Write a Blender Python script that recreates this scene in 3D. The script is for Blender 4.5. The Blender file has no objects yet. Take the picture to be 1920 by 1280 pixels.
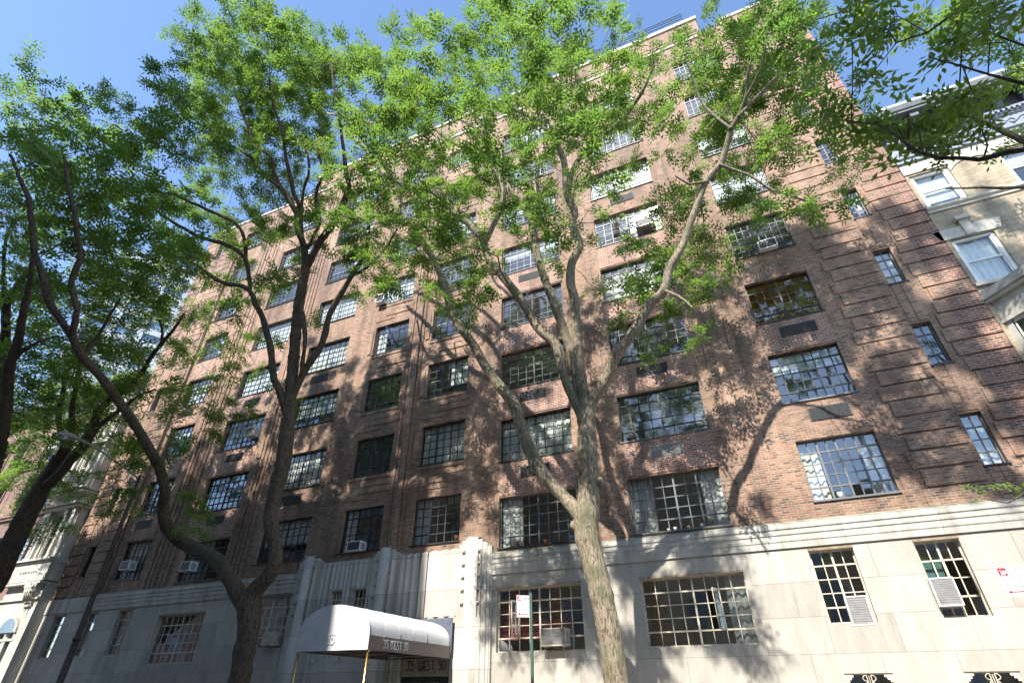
import bpy, math, random
import numpy as np
from mathutils import Matrix, Vector
random.seed(7); rng = np.random.default_rng(7)
S = bpy.context.scene
COL = S.collection

# ------------------------------------------------------------------ camera, world, sun, exposure
CR = np.array([[0.9131243156639395, -0.3363738933800778, 0.23034015714935627],
               [0.4076763947796615, 0.7561525882103937, -0.5118918054454286],
               [-0.0019852664102384143, 0.5613250993809658, 0.8275930107983207]])   # columns right, forward, up
FPX = 981.5776
EYE = 1.6
cam = bpy.data.cameras.new("camera"); co = bpy.data.objects.new("camera", cam); COL.objects.link(co)
m = Matrix.Identity(4)
for i in range(3):
    m[i][0] = CR[i][0]; m[i][1] = CR[i][2]; m[i][2] = -CR[i][1]
m[2][3] = EYE
co.matrix_world = m
cam.sensor_width = 36; cam.lens = 36 * FPX / 1920
cam.clip_start = 0.05; cam.clip_end = 3000
S.camera = co
SUN = Vector((-0.0463, -0.6890, 0.7233)).normalized()
w = bpy.data.worlds.new("World"); S.world = w; w.use_nodes = True
wt = w.node_tree; bg = wt.nodes["Background"]
sky = wt.nodes.new("ShaderNodeTexSky"); sky.sky_type = 'NISHITA'; sky.sun_disc = False
sky.sun_elevation = math.asin(SUN.z); sky.sun_rotation = math.atan2(SUN.x, SUN.y)
sky.air_density = 1.0; sky.dust_density = 0.3; sky.ozone_density = 3.3
wt.links.new(sky.outputs[0], bg.inputs[0]); bg.inputs[1].default_value = 0.15
sl = bpy.data.lights.new("sun", 'SUN'); sl.energy = 4.0; sl.angle = math.radians(0.53); sl.color = (1.0, 0.95, 0.87)
so = bpy.data.objects.new("sun", sl); COL.objects.link(so)
so.rotation_euler = (-SUN).to_track_quat('-Z', 'Y').to_euler()
S.view_settings.view_transform = 'Standard'; S.view_settings.look = 'None'
S.view_settings.exposure = 1.35; S.view_settings.gamma = 1

def at(x, y, Y):
    """photo pixel (1920x1280) -> world point on the plane at distance Y across the street"""
    v = CR @ np.array([(x - 960) / FPX, 1, -(y - 640) / FPX])
    v = v * Y / v[1]; v[2] += EYE
    return v

# ------------------------------------------------------------------ materials
def newmat(name):
    mt = bpy.data.materials.new(name); mt.use_nodes = True
    nt = mt.node_tree; b = nt.nodes["Principled BSDF"]
    return mt, nt, b
def N(nt, t, **k):
    n = nt.nodes.new(t)
    for a, v in k.items(): setattr(n, a, v)
    return n
def ramp(nt, stops, interp='LINEAR'):
    r = nt.nodes.new("ShaderNodeValToRGB"); r.color_ramp.interpolation = interp
    el = r.color_ramp.elements
    while len(el) < len(stops): el.new(0.5)
    for e, (p, c) in zip(el, stops): e.position = p; e.color = (c[0], c[1], c[2], 1)
    return r
def wallcoord(nt):
    """facade coordinates: (x + y, z)"""
    tc = N(nt, "ShaderNodeTexCoord"); sp = N(nt, "ShaderNodeSeparateXYZ"); cb = N(nt, "ShaderNodeCombineXYZ")
    ad = N(nt, "ShaderNodeMath", operation='ADD')
    nt.links.new(tc.outputs["Object"], sp.inputs[0])
    nt.links.new(sp.outputs[0], ad.inputs[0]); nt.links.new(sp.outputs[1], ad.inputs[1])
    nt.links.new(ad.outputs[0], cb.inputs[0]); nt.links.new(sp.outputs[2], cb.inputs[1])
    return tc, cb
def plain(name, col, rough=0.6, metal=0.0, var=0.12, scale=6.0, bump=0.0):
    mt, nt, b = newmat(name)
    tc = N(nt, "ShaderNodeTexCoord"); no = N(nt, "ShaderNodeTexNoise"); no.inputs["Scale"].default_value = scale
    no.inputs["Detail"].default_value = 6
    nt.links.new(tc.outputs["Object"], no.inputs["Vector"])
    lo = [c * (1 - var) for c in col]; hi = [min(1, c * (1 + var)) for c in col]
    r = ramp(nt, [(0.3, lo), (0.7, hi)]); nt.links.new(no.outputs["Fac"], r.inputs[0]); nt.links.new(r.outputs[0], b.inputs["Base Color"])
    b.inputs["Roughness"].default_value = rough; b.inputs["Metallic"].default_value = metal
    if bump:
        bp = N(nt, "ShaderNodeBump"); bp.inputs["Strength"].default_value = bump; bp.inputs["Distance"].default_value = 0.01
        nt.links.new(no.outputs["Fac"], bp.inputs["Height"]); nt.links.new(bp.outputs[0], b.inputs["Normal"])
    return mt
def brick(name, stops, mortar, bw=0.21, rh=0.07, ms=0.011, stain=0.35, rough=0.85, bumpd=0.006):
    mt, nt, b = newmat(name)
    tc, cb = wallcoord(nt)
    br = N(nt, "ShaderNodeTexBrick"); br.offset = 0.5
    br.inputs["Color1"].default_value = (0, 0, 0, 1); br.inputs["Color2"].default_value = (1, 1, 1, 1)
    br.inputs["Mortar"].default_value = (0.5, 0.5, 0.5, 1)
    br.inputs["Scale"].default_value = 1; br.inputs["Mortar Size"].default_value = ms; br.inputs["Mortar Smooth"].default_value = 0.1
    br.inputs["Bias"].default_value = 0; br.inputs["Brick Width"].default_value = bw; br.inputs["Row Height"].default_value = rh
    nt.links.new(cb.outputs[0], br.inputs["Vector"])
    r = ramp(nt, stops, 'LINEAR'); nt.links.new(br.outputs["Color"], r.inputs[0])
    # broad weathering of the masonry
    no = N(nt, "ShaderNodeTexNoise"); no.inputs["Scale"].default_value = 0.35; no.inputs["Detail"].default_value = 8; no.inputs["Roughness"].default_value = 0.65
    mp = N(nt, "ShaderNodeMapping"); mp.inputs["Scale"].default_value = (1.6, 1.6, 0.6)
    nt.links.new(tc.outputs["Object"], mp.inputs[0]); nt.links.new(mp.outputs[0], no.inputs["Vector"])
    rr = ramp(nt, [(0.32, (1 - stain,) * 3), (0.68, (1 + stain * 0.5,) * 3)]); nt.links.new(no.outputs["Fac"], rr.inputs[0])
    mu = N(nt, "ShaderNodeMix", data_type='RGBA', blend_type='MULTIPLY'); mu.inputs[0].default_value = 1
    n2 = N(nt, "ShaderNodeTexNoise"); n2.inputs["Scale"].default_value = 30; n2.inputs["Detail"].default_value = 3
    nt.links.new(tc.outputs["Object"], n2.inputs["Vector"])
    r2 = ramp(nt, [(0.3, (0.8,) * 3), (0.7, (1.15,) * 3)]); nt.links.new(n2.outputs["Fac"], r2.inputs[0])
    mx = N(nt, "ShaderNodeMix", data_type='RGBA'); nt.links.new(br.outputs["Fac"], mx.inputs[0])
    nt.links.new(r.outputs[0], mx.inputs[6]); mx.inputs[7].default_value = (*mortar, 1)
    nt.links.new(mx.outputs[2], mu.inputs[6]); nt.links.new(rr.outputs[0], mu.inputs[7])
    m2 = N(nt, "ShaderNodeMix", data_type='RGBA', blend_type='MULTIPLY'); m2.inputs[0].default_value = 1
    nt.links.new(mu.outputs[2], m2.inputs[6]); nt.links.new(r2.outputs[0], m2.inputs[7])
    n4 = N(nt, "ShaderNodeTexNoise"); n4.inputs["Scale"].default_value = 1.0; n4.inputs["Detail"].default_value = 4
    mp4 = N(nt, "ShaderNodeMapping"); mp4.inputs["Scale"].default_value = (2.6, 2.6, 0.16); nt.links.new(tc.outputs["Object"], mp4.inputs[0]); nt.links.new(mp4.outputs[0], n4.inputs["Vector"])
    r4_ = ramp(nt, [(0.34, (0.74, 0.73, 0.74)), (0.52, (1, 1, 1)), (0.72, (1.12, 1.1, 1.08))]); nt.links.new(n4.outputs["Fac"], r4_.inputs[0])
    m4 = N(nt, "ShaderNodeMix", data_type='RGBA', blend_type='MULTIPLY'); m4.inputs[0].default_value = 1
    nt.links.new(m2.outputs[2], m4.inputs[6]); nt.links.new(r4_.outputs[0], m4.inputs[7]); nt.links.new(m4.outputs[2], b.inputs["Base Color"])
    b.inputs["Roughness"].default_value = rough
    bp = N(nt, "ShaderNodeBump"); bp.invert = True; bp.inputs["Strength"].default_value = 0.8; bp.inputs["Distance"].default_value = bumpd
    nt.links.new(br.outputs["Fac"], bp.inputs["Height"]); nt.links.new(bp.outputs[0], b.inputs["Normal"])
    return mt
def stone(name, col, bw=1.5, rh=0.82, ms=0.008, dirt=0.3, mcol=0.45):
    mt, nt, b = newmat(name)
    tc, cb = wallcoord(nt)
    br = N(nt, "ShaderNodeTexBrick"); br.offset = 0.37
    br.inputs["Color1"].default_value = (col[0] * .84, col[1] * .84, col[2] * .85, 1); br.inputs["Color2"].default_value = (min(1, col[0] * 1.06), min(1, col[1] * 1.06), min(1, col[2] * 1.07), 1)
    br.inputs["Mortar"].default_value = (col[0] * mcol, col[1] * mcol, col[2] * mcol, 1)
    br.inputs["Scale"].default_value = 1; br.inputs["Mortar Size"].default_value = ms; br.inputs["Mortar Smooth"].default_value = 0.0
    br.inputs["Brick Width"].default_value = bw; br.inputs["Row Height"].default_value = rh
    nt.links.new(cb.outputs[0], br.inputs["Vector"])
    no = N(nt, "ShaderNodeTexNoise"); no.inputs["Scale"].default_value = 1.3; no.inputs["Detail"].default_value = 9; no.inputs["Roughness"].default_value = 0.7
    mp = N(nt, "ShaderNodeMapping"); mp.inputs["Scale"].default_value = (2.2, 2.2, 0.5)
    nt.links.new(tc.outputs["Object"], mp.inputs[0]); nt.links.new(mp.outputs[0], no.inputs["Vector"])
    rr = ramp(nt, [(0.3, (1 - dirt, 1 - dirt * 1.05, 1 - dirt * 1.15)), (0.6, (1, 1, 1))]); nt.links.new(no.outputs["Fac"], rr.inputs[0])
    mu = N(nt, "ShaderNodeMix", data_type='RGBA', blend_type='MULTIPLY'); mu.inputs[0].default_value = 1
    nt.links.new(br.outputs["Color"], mu.inputs[6]); nt.links.new(rr.outputs[0], mu.inputs[7])
    nt.links.new(mu.outputs[2], b.inputs["Base Color"]); b.inputs["Roughness"].default_value = 0.8
    bp = N(nt, "ShaderNodeBump"); bp.inputs["Strength"].default_value = 0.25; bp.inputs["Distance"].default_value = 0.01
    n3 = N(nt, "ShaderNodeTexNoise"); n3.inputs["Scale"].default_value = 40; nt.links.new(tc.outputs["Object"], n3.inputs["Vector"])
    nt.links.new(n3.outputs["Fac"], bp.inputs["Height"]); nt.links.new(bp.outputs[0], b.inputs["Normal"])
    return mt
def glass(name, tint=(0.88, 0.93, 0.93), refl=1.0, rough=0.03, base=0.17):
    mt, nt, b = newmat(name); nt.nodes.remove(b)
    tr = N(nt, "ShaderNodeBsdfTransparent"); tr.inputs[0].default_value = (*tint, 1)
    gl = N(nt, "ShaderNodeBsdfGlossy"); gl.inputs["Roughness"].default_value = rough
    fr = N(nt, "ShaderNodeLayerWeight"); fr.inputs[0].default_value = 0.5
    pw = N(nt, "ShaderNodeMath", operation='POWER'); pw.inputs[1].default_value = 3.2
    mr = N(nt, "ShaderNodeMath", operation='MULTIPLY_ADD'); mr.inputs[1].default_value = 0.9 * refl; mr.inputs[2].default_value = base
    mr.use_clamp = True
    mx = N(nt, "ShaderNodeMixShader")
    no = N(nt, "ShaderNodeTexNoise"); no.inputs["Scale"].default_value = 3.0; tc = N(nt, "ShaderNodeTexCoord")
    nt.links.new(tc.outputs["Object"], no.inputs["Vector"])
    bp = N(nt, "ShaderNodeBump"); bp.inputs["Strength"].default_value = 0.10; bp.inputs["Distance"].default_value = 0.006
    nt.links.new(no.outputs["Fac"], bp.inputs["Height"]); nt.links.new(bp.outputs[0], gl.inputs["Normal"])
    nt.links.new(fr.outputs['Facing'], pw.inputs[0]); nt.links.new(pw.outputs[0], mr.inputs[0]); nt.links.new(mr.outputs[0], mx.inputs[0])
    nt.links.new(tr.outputs[0], mx.inputs[1]); nt.links.new(gl.outputs[0], mx.inputs[2])
    nt.links.new(mx.outputs[0], nt.nodes["Material Output"].inputs[0])
    return mt
def leafmat(name, dcol, tcol, mixf=0.5, hue=0.3):
    mt, nt, b = newmat(name)
    tc = N(nt, "ShaderNodeTexCoord")
    no = N(nt, "ShaderNodeTexNoise"); no.inputs["Scale"].default_value = 1.1; no.inputs["Detail"].default_value = 3
    n2 = N(nt, "ShaderNodeTexNoise"); n2.inputs["Scale"].default_value = 14; n2.inputs["Detail"].default_value = 1
    for n in (no, n2): nt.links.new(tc.outputs["Object"], n.inputs["Vector"])
    ad = N(nt, "ShaderNodeMath", operation='MULTIPLY_ADD'); ad.inputs[1].default_value = 0.5; nt.links.new(no.outputs["Fac"], ad.inputs[0])
    hm = N(nt, "ShaderNodeMath", operation='MULTIPLY'); hm.inputs[1].default_value = 0.5; nt.links.new(n2.outputs["Fac"], hm.inputs[0]); nt.links.new(hm.outputs[0], ad.inputs[2])
    def tri(c): return [(0.30, (c[0] * 0.62, c[1] * 0.74, c[2] * 0.9)), (0.5, c), (0.63, (c[0] * 1.3, c[1] * 1.12, c[2] * 0.95)), (0.74, (c[0] * 1.9, c[1] * 1.25, c[2] * 0.8))]
    r1 = ramp(nt, tri(dcol)); r2 = ramp(nt, tri(tcol))
    nt.links.new(ad.outputs[0], r1.inputs[0]); nt.links.new(ad.outputs[0], r2.inputs[0])
    nt.links.new(r1.outputs[0], b.inputs["Base Color"]); b.inputs["Roughness"].default_value = 0.42
    b.inputs["Specular IOR Level"].default_value = 0.35
    tl = N(nt, "ShaderNodeBsdfTranslucent"); nt.links.new(r2.outputs[0], tl.inputs[0])
    mx = N(nt, "ShaderNodeMixShader"); mx.inputs[0].default_value = mixf
    nt.links.new(b.outputs[0], mx.inputs[1]); nt.links.new(tl.outputs[0], mx.inputs[2])
    nt.links.new(mx.outputs[0], nt.nodes["Material Output"].inputs[0])
    return mt
def barkmat(name, c1, c2, c3=(0.13, 0.14, 0.07)):
    mt, nt, b = newmat(name)
    tc = N(nt, "ShaderNodeTexCoord"); mp = N(nt, "ShaderNodeMapping"); mp.inputs["Scale"].default_value = (16, 16, 3.4)
    no = N(nt, "ShaderNodeTexNoise"); no.inputs["Scale"].default_value = 1.6; no.inputs["Detail"].default_value = 8; no.inputs["Roughness"].default_value = 0.6
    no.inputs["Distortion"].default_value = 0.6
    nt.links.new(tc.outputs["Object"], mp.inputs[0]); nt.links.new(mp.outputs[0], no.inputs["Vector"])
    r = ramp(nt, [(0.40, c1), (0.52, c2)]); nt.links.new(no.outputs["Fac"], r.inputs[0])
    n2 = N(nt, "ShaderNodeTexNoise"); n2.inputs["Scale"].default_value = 2.0; n2.inputs["Detail"].default_value = 5; nt.links.new(tc.outputs["Object"], n2.inputs["Vector"])
    rm = ramp(nt, [(0.5, (0, 0, 0)), (0.66, (0.7, 0.7, 0.7))]); nt.links.new(n2.outputs["Fac"], rm.inputs[0])
    mx = N(nt, "ShaderNodeMix", data_type='RGBA'); nt.links.new(rm.outputs[0], mx.inputs[0]); nt.links.new(r.outputs[0], mx.inputs[6]); mx.inputs[7].default_value = (*c3, 1)
    nt.links.new(mx.outputs[2], b.inputs["Base Color"]); b.inputs["Roughness"].default_value = 0.9
    bp = N(nt, "ShaderNodeBump"); bp.inputs["Strength"].default_value = 1.0; bp.inputs["Distance"].default_value = 0.05
    nt.links.new(no.outputs["Fac"], bp.inputs["Height"]); nt.links.new(bp.outputs[0], b.inputs["Normal"])
    return mt
M = {}
M['brick'] = brick('brown_brick', [(0.0, (0.12, 0.074, 0.055)), (0.2, (0.235, 0.132, 0.083)), (0.5, (0.315, 0.172, 0.11)), (0.8, (0.385, 0.232, 0.155)), (1, (0.36, 0.14, 0.082))], (0.35, 0.28, 0.215), stain=0.45)
M['redbrick'] = brick('red_brick', [(0.0, (0.12, 0.065, 0.06)), (0.3, (0.30, 0.115, 0.08)), (0.7, (0.40, 0.16, 0.10)), (1, (0.46, 0.20, 0.12))], (0.48, 0.41, 0.34), ms=0.013)
M['quoin'] = brick('quoin_brick', [(0.0, (0.14, 0.06, 0.045)), (0.4, (0.29, 0.115, 0.07)), (1, (0.38, 0.17, 0.10))], (0.42, 0.35, 0.29), ms=0.012, rh=0.075, bw=0.23)
M['tanbrick'] = brick('tan_brick', [(0, (0.29, 0.235, 0.16)), (0.5, (0.36, 0.295, 0.205)), (1, (0.42, 0.35, 0.25))], (0.36, 0.31, 0.23), bw=0.3, rh=0.06, ms=0.006, stain=0.15)
M['stone'] = stone('limestone', (0.47, 0.435, 0.375), dirt=0.26, mcol=0.62)
M['portalstone'] = stone('portal_limestone', (0.54, 0.51, 0.455), bw=30, rh=1.15, dirt=0.3)
M['belt'] = stone('belt_limestone', (0.52, 0.50, 0.44), bw=2.2, rh=30, dirt=0.45)
M['moss'] = plain('weathered_ledge', (0.33, 0.34, 0.25), 0.9, var=0.5, scale=3)
M['bronze'] = plain('dark_steel', (0.035, 0.037, 0.042), 0.5, 0.2)
M['lit_steel'] = plain('lit_steel', (0.14, 0.145, 0.15), 0.5, 0.1)  # paler copy of the dark steel, sunlight put into the colour
M['cream'] = plain('cream_steel', (0.55, 0.49, 0.38), 0.6, var=0.25, scale=9)
M['rust'] = plain('rusty_lintel', (0.30, 0.22, 0.14), 0.8, var=0.4)
M['white'] = plain('white_paint', (0.78, 0.77, 0.74), 0.5, var=0.06)
M['acwhite'] = plain('ac_enamel', (0.72, 0.72, 0.69), 0.45, var=0.1)
M['acbeige'] = plain('ac_beige', (0.5, 0.46, 0.37), 0.55, var=0.3)
M['acgrille'] = plain('ac_grille', (0.10, 0.10, 0.105), 0.5, 0.3)
M['acgreygrille'] = plain('ac_grey_grille', (0.3, 0.29, 0.28), 0.5, 0.3)
M['vent'] = plain('vent_dark', (0.055, 0.055, 0.055), 0.6, 0.2)
M['ventgrey'] = plain('vent_grey', (0.26, 0.25, 0.24), 0.6, 0.1)
M['curtain'] = plain('curtain_cloth', (0.74, 0.72, 0.66), 0.9, var=0.12, scale=12)
M['blind'] = plain('blind_white', (0.76, 0.76, 0.74), 0.7, var=0.05)
M['redblind'] = plain('red_blind', (0.42, 0.06, 0.04), 0.6, var=0.3, scale=2)
M['greencloth'] = plain('green_shade', (0.25, 0.45, 0.40), 0.8)
M['room'] = plain('room_plaster', (0.6, 0.58, 0.54), 0.9, var=0.35, scale=0.35)
M['warmlitroom'] = plain('warm_lit_plaster', (0.20, 0.12, 0.03), 0.9)  # warm lamp light put into the plaster colour
M['plant'] = plain('pot_plant', (0.06, 0.16, 0.03), 0.6, var=0.4)
M['terracotta'] = plain('terracotta', (0.34, 0.13, 0.06), 0.8)
M['bluepaint'] = plain('blue_glaze', (0.05, 0.2, 0.5), 0.4)
M['glass'] = glass('window_glass')
M['darkglass'] = glass('dim_glass', (0.66, 0.72, 0.74), base=0.36)
M['awning'] = plain('awning_white', (0.64, 0.635, 0.63), 0.8, var=0.08, scale=2.5)
M['valance'] = plain('awning_taupe', (0.17, 0.135, 0.12), 0.7, var=0.05)
M['slate'] = plain('awning_slate', (0.09, 0.10, 0.14), 0.7, var=0.3)
M['brass'] = plain('brass', (0.72, 0.50, 0.16), 0.28, 1.0, var=0.1)
M['letter'] = plain('lettering_white', (0.85, 0.84, 0.8), 0.5, var=0.0)
M['gold'] = plain('grille_gold', (0.50, 0.42, 0.27), 0.5, 0.3)
M['black'] = plain('black_letter', (0.02, 0.02, 0.02), 0.4)
M['greenpost'] = plain('post_green', (0.06, 0.13, 0.10), 0.45, 0.1)
M['signwhite'] = plain('sign_white', (0.82, 0.82, 0.84), 0.4, var=0.02)
M['signred'] = plain('sign_red', (0.62, 0.02, 0.03), 0.4, var=0.02)
M['signink'] = plain('sign_maroon', (0.20, 0.05, 0.07), 0.5, var=0.02)
M['lampgrey'] = plain('lamp_metal', (0.42, 0.42, 0.40), 0.5, 0.4)
M['lampbrown'] = plain('lamp_pole_brown', (0.10, 0.08, 0.07), 0.55, 0.3)
M['lens'] = plain('lamp_lens', (0.75, 0.72, 0.6), 0.3)
M['cornice'] = plain('cornice_slate', (0.10, 0.115, 0.14), 0.6, var=0.15)
M['corniceside'] = plain('cornice_lead', (0.20, 0.23, 0.28), 0.6, var=0.12)
M['gutter'] = plain('gutter_metal', (0.36, 0.38, 0.41), 0.5, 0.3)
M['creamstone'] = stone('cream_stone', (0.58, 0.545, 0.46), bw=30, rh=30, dirt=0.2)
M['brownstone'] = stone('brownstone', (0.27, 0.17, 0.13), bw=2.5, rh=0.9, ms=0.01, dirt=0.3)
M['bay'] = stone('bay_limestone', (0.56, 0.54, 0.48), bw=30, rh=30, dirt=0.35)
M['tower'] = plain('tower_panel', (0.42, 0.45, 0.48), 0.6, var=0.05)
M['towerglass'] = plain('tower_glass', (0.16, 0.24, 0.34), 0.12, 0.0, var=0.4, scale=0.3)
M['asphalt'] = plain('asphalt', (0.10, 0.098, 0.094), 0.9, var=0.3, scale=8, bump=0.3)
M['concrete'] = plain('pavement_concrete', (0.40, 0.38, 0.34), 0.85, var=0.15, scale=4)
M['earth'] = plain('city_ground', (0.12, 0.115, 0.10), 0.95, var=0.3, scale=0.2)
M['across'] = brick('across_brick', [(0, (0.22, 0.14, 0.11)), (1, (0.42, 0.30, 0.22))], (0.4, 0.36, 0.3))
M['acrosspale'] = stone('across_limestone', (0.5, 0.46, 0.40))
M['barkpale'] = barkmat('bark_grey', (0.11, 0.088, 0.06), (0.33, 0.27, 0.19))
M['barkdark'] = barkmat('bark_brown', (0.045, 0.033, 0.025), (0.16, 0.115, 0.08), (0.07, 0.07, 0.04))
M['leaf'] = leafmat('leaf_green', (0.088, 0.158, 0.034), (0.23, 0.39, 0.065))
M['leafshadelift'] = leafmat('leaf_shade_lift', (0.09, 0.165, 0.035), (0.25, 0.42, 0.065))  # leaf green made lighter in colour to lift crowns standing in shade
M['leafolive'] = leafmat('leaf_olive', (0.10, 0.16, 0.032), (0.28, 0.42, 0.055))
def emis(name, col, s):
    mt, nt, b = newmat(name); b.inputs["Base Color"].default_value = (*col, 1)
    b.inputs["Emission Color"].default_value = (*col, 1); b.inputs["Emission Strength"].default_value = s; return mt
M['globe'] = emis('lit_globe', (1.0, 0.62, 0.15), 6)

# ------------------------------------------------------------------ mesh helpers
class MB:
    def __init__(s): s.v = []; s.f = []; s.sm = []
    def add(s, vs, fs, smooth=False):
        o = len(s.v); s.v += [tuple(map(float, p)) for p in vs]; s.f += [tuple(i + o for i in f) for f in fs]; s.sm += [smooth] * len(fs); return s
    def box(s, x0, x1, y0, y1, z0, z1):
        v = [(x0, y0, z0), (x1, y0, z0), (x1, y1, z0), (x0, y1, z0), (x0, y0, z1), (x1, y0, z1), (x1, y1, z1), (x0, y1, z1)]
        return s.add(v, [(0, 3, 2, 1), (4, 5, 6, 7), (0, 1, 5, 4), (1, 2, 6, 5), (2, 3, 7, 6), (3, 0, 4, 7)])
    def quad(s, a, b, c, d): return s.add([a, b, c, d], [(0, 1, 2, 3)])
    def prism(s, pts, a0, a1, axis='x'):
        """pts polygon (u,v); axis x: u=y v=z ; axis y: u=x v=z ; axis z: u=x v=y"""
        def P(u, v, t): return (t, u, v) if axis == 'x' else ((u, t, v) if axis == 'y' else (u, v, t))
        n = len(pts)
        vs = [P(u, v, a0) for u, v in pts] + [P(u, v, a1) for u, v in pts]
        fs = [tuple(range(n)), tuple(range(2 * n - 1, n - 1, -1))] + [(i, i + n, (i + 1) % n + n, (i + 1) % n) for i in range(n)]
        return s.add(vs, fs)
    def tube(s, pts, rad, n=8, caps=True, ridge=0.0):
        pts = [np.array(p, float) for p in pts]
        if np.isscalar(rad): rad = [rad] * len(pts)
        ref = np.array([0.31, 0.17, 0.93]); vs = []; k = len(pts)
        u = None
        for i, p in enumerate(pts):
            d = pts[min(i + 1, k - 1)] - pts[max(i - 1, 0)]; d = d / (np.linalg.norm(d) + 1e-9)
            if u is None: u = np.cross(d, ref if abs(d @ ref) < .95 else [1, 0, 0])
            u = u - d * (u @ d); u = u / (np.linalg.norm(u) + 1e-9); w_ = np.cross(d, u)
            for j in range(n):
                a = 2 * math.pi * j / n; q_ = 1 + (ridge * (math.sin(7 * a + .13 * i) * .5 + math.sin(11 * a - .21 * i + math.sin(i * .4)) * .35 + math.sin(3 * a + .05 * i) * .4 + .5 * math.sin(i * 1.7 + 5 * a)) if ridge else 0); vs.append(p + rad[i] * q_ * (math.cos(a) * u + math.sin(a) * w_))
        fs = [(i * n + j, i * n + (j + 1) % n, (i + 1) * n + (j + 1) % n, (i + 1) * n + j) for i in range(k - 1) for j in range(n)]
        s.add(vs, fs, True)
        if caps:
            o = len(s.v) - len(vs)
            s.f += [tuple(o + j for j in range(n))[::-1], tuple(o + (k - 1) * n + j for j in range(n))]; s.sm += [False, False]
        return s
    def build(s, name, mat, parent=None, **tags):
        me = bpy.data.meshes.new(name); me.from_pydata(s.v, [], s.f)
        if mat: me.materials.append(mat)
        me.polygons.foreach_set("use_smooth", s.sm)
        ob = bpy.data.objects.new(name, me); COL.objects.link(ob)
        if parent: ob.parent = parent; ob.matrix_parent_inverse = parent.matrix_world.inverted()
        for k, v in tags.items(): ob[k] = v
        return ob
def empty(name, loc, label, category, group=None):
    o = bpy.data.objects.new(name, None); COL.objects.link(o); o.location = loc
    o.matrix_world = Matrix.Translation(loc)
    o['label'] = label; o['category'] = category
    if group: o['group'] = group
    return o
def wall_open(mb, x0, x1, z0, z1, ops, y, depth=0.22):
    """wall sheet at y with rectangular openings (x0,x1,z0,z1) and their reveals"""
    ops = [o for o in ops if o[0] < x1 and o[1] > x0 and o[2] < z1 and o[3] > z0]
    xs = sorted({x0, x1, *[a for o in ops for a in o[:2] if x0 < a < x1]})
    for a, b in zip(xs, xs[1:]):
        mid = (a + b) / 2
        cuts = sorted((o[2], o[3]) for o in ops if o[0] < mid < o[1])
        z = z0
        for c, d in cuts:
            if c > z + 1e-4: mb.quad((a, y, z), (b, y, z), (b, y, c), (a, y, c))
            z = max(z, d)
        if z < z1 - 1e-4: mb.quad((a, y, z), (b, y, z), (b, y, z1), (a, y, z1))
    for a, b, c, d in ops:
        Y = y + depth
        mb.quad((a, y, c), (a, y, d), (a, Y, d), (a, Y, c)); mb.quad((b, y, c), (b, Y, c), (b, Y, d), (b, y, d))
        mb.quad((a, y, d), (b, y, d), (b, Y, d), (a, Y, d)); mb.quad((a, y, c), (a, Y, c), (b, Y, c), (b, y, c))
# stroke lettering (art-deco capitals), cell 0.6 x 1
GL = {'3': [[(0, 1), (.55, 1), (.25, .6), (.5, .5), (.55, .3), (.45, .05), (.2, 0), (0, .12)]],
      '5': [[(.55, 1), (.12, 1), (.1, .6), (.35, .62), (.52, .45), (.52, .2), (.35, 0), (.1, .02), (0, .12)]],
      'W': [[(.0, 1), (.0, .12), (.1, 0), (.3, 0), (.4, .12), (.4, 1)], [(.4, .12), (.55, 0), (.72, .03), (.85, .25), (.88, .6), (.8, .9), (.62, 1)]],
      'E': [[(.45, 1), (0, 1), (0, 0), (.45, 0)], [(0, .35), (.4, .35)]],
      'S': [[(.5, 1), (.12, 1), (.02, .85), (.08, .62), (.42, .45), (.5, .25), (.42, .03), (0, 0)]],
      'T': [[(0, 1), (.6, 1)], [(.3, 1), (.3, 0)]],
      '9': [[(.45, .5), (.15, .5), (.02, .65), (.02, .85), (.15, 1), (.35, 1), (.48, .85), (.48, .3), (.38, .05), (.1, 0)]],
      '0': [[(.25, 0), (.08, .1), (.0, .3), (.0, .7), (.08, .92), (.25, 1), (.42, .92), (.5, .7), (.5, .3), (.42, .1), (.25, 0)]]}
GW = {'3': .75, '5': .75, 'W': 1.05, 'E': .62, 'S': .68, 'T': .75, '9': .7, '0': .7, ' ': .5}
def strokes(mb, text, org, ux, uz, h, r, nrm, squeeze=0.8):
    """ribbon strokes as thin square bars on a surface; org = lower left, ux along, uz up, nrm outwards"""
    org, ux, uz, nrm = map(lambda a: np.array(a, float), (org, ux, uz, nrm)); x = 0
    for ch in text:
        for pl in GL.get(ch, []):
            P = [org + ux * (x + a * squeeze) * h + uz * b * h + nrm * 0.004 for a, b in pl]
            for p, q in zip(P, P[1:]):
                d = q - p; L = np.linalg.norm(d); d = d / L; s_ = np.cross(nrm, d) * r; e = d * r * .8
                a0, a1, b0, b1 = p - e - s_, p - e + s_, q + e - s_, q + e + s_
                t = nrm * 0.006
                mb.add([a0, b0, b1, a1, a0 + t, b0 + t, b1 + t, a1 + t], [(0, 3, 2, 1), (4, 5, 6, 7), (0, 1, 5, 4), (1, 2, 6, 5), (2, 3, 7, 6), (3, 0, 4, 7)])
        x += GW[ch] * squeeze
    return x * h

W = 16.89
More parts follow.
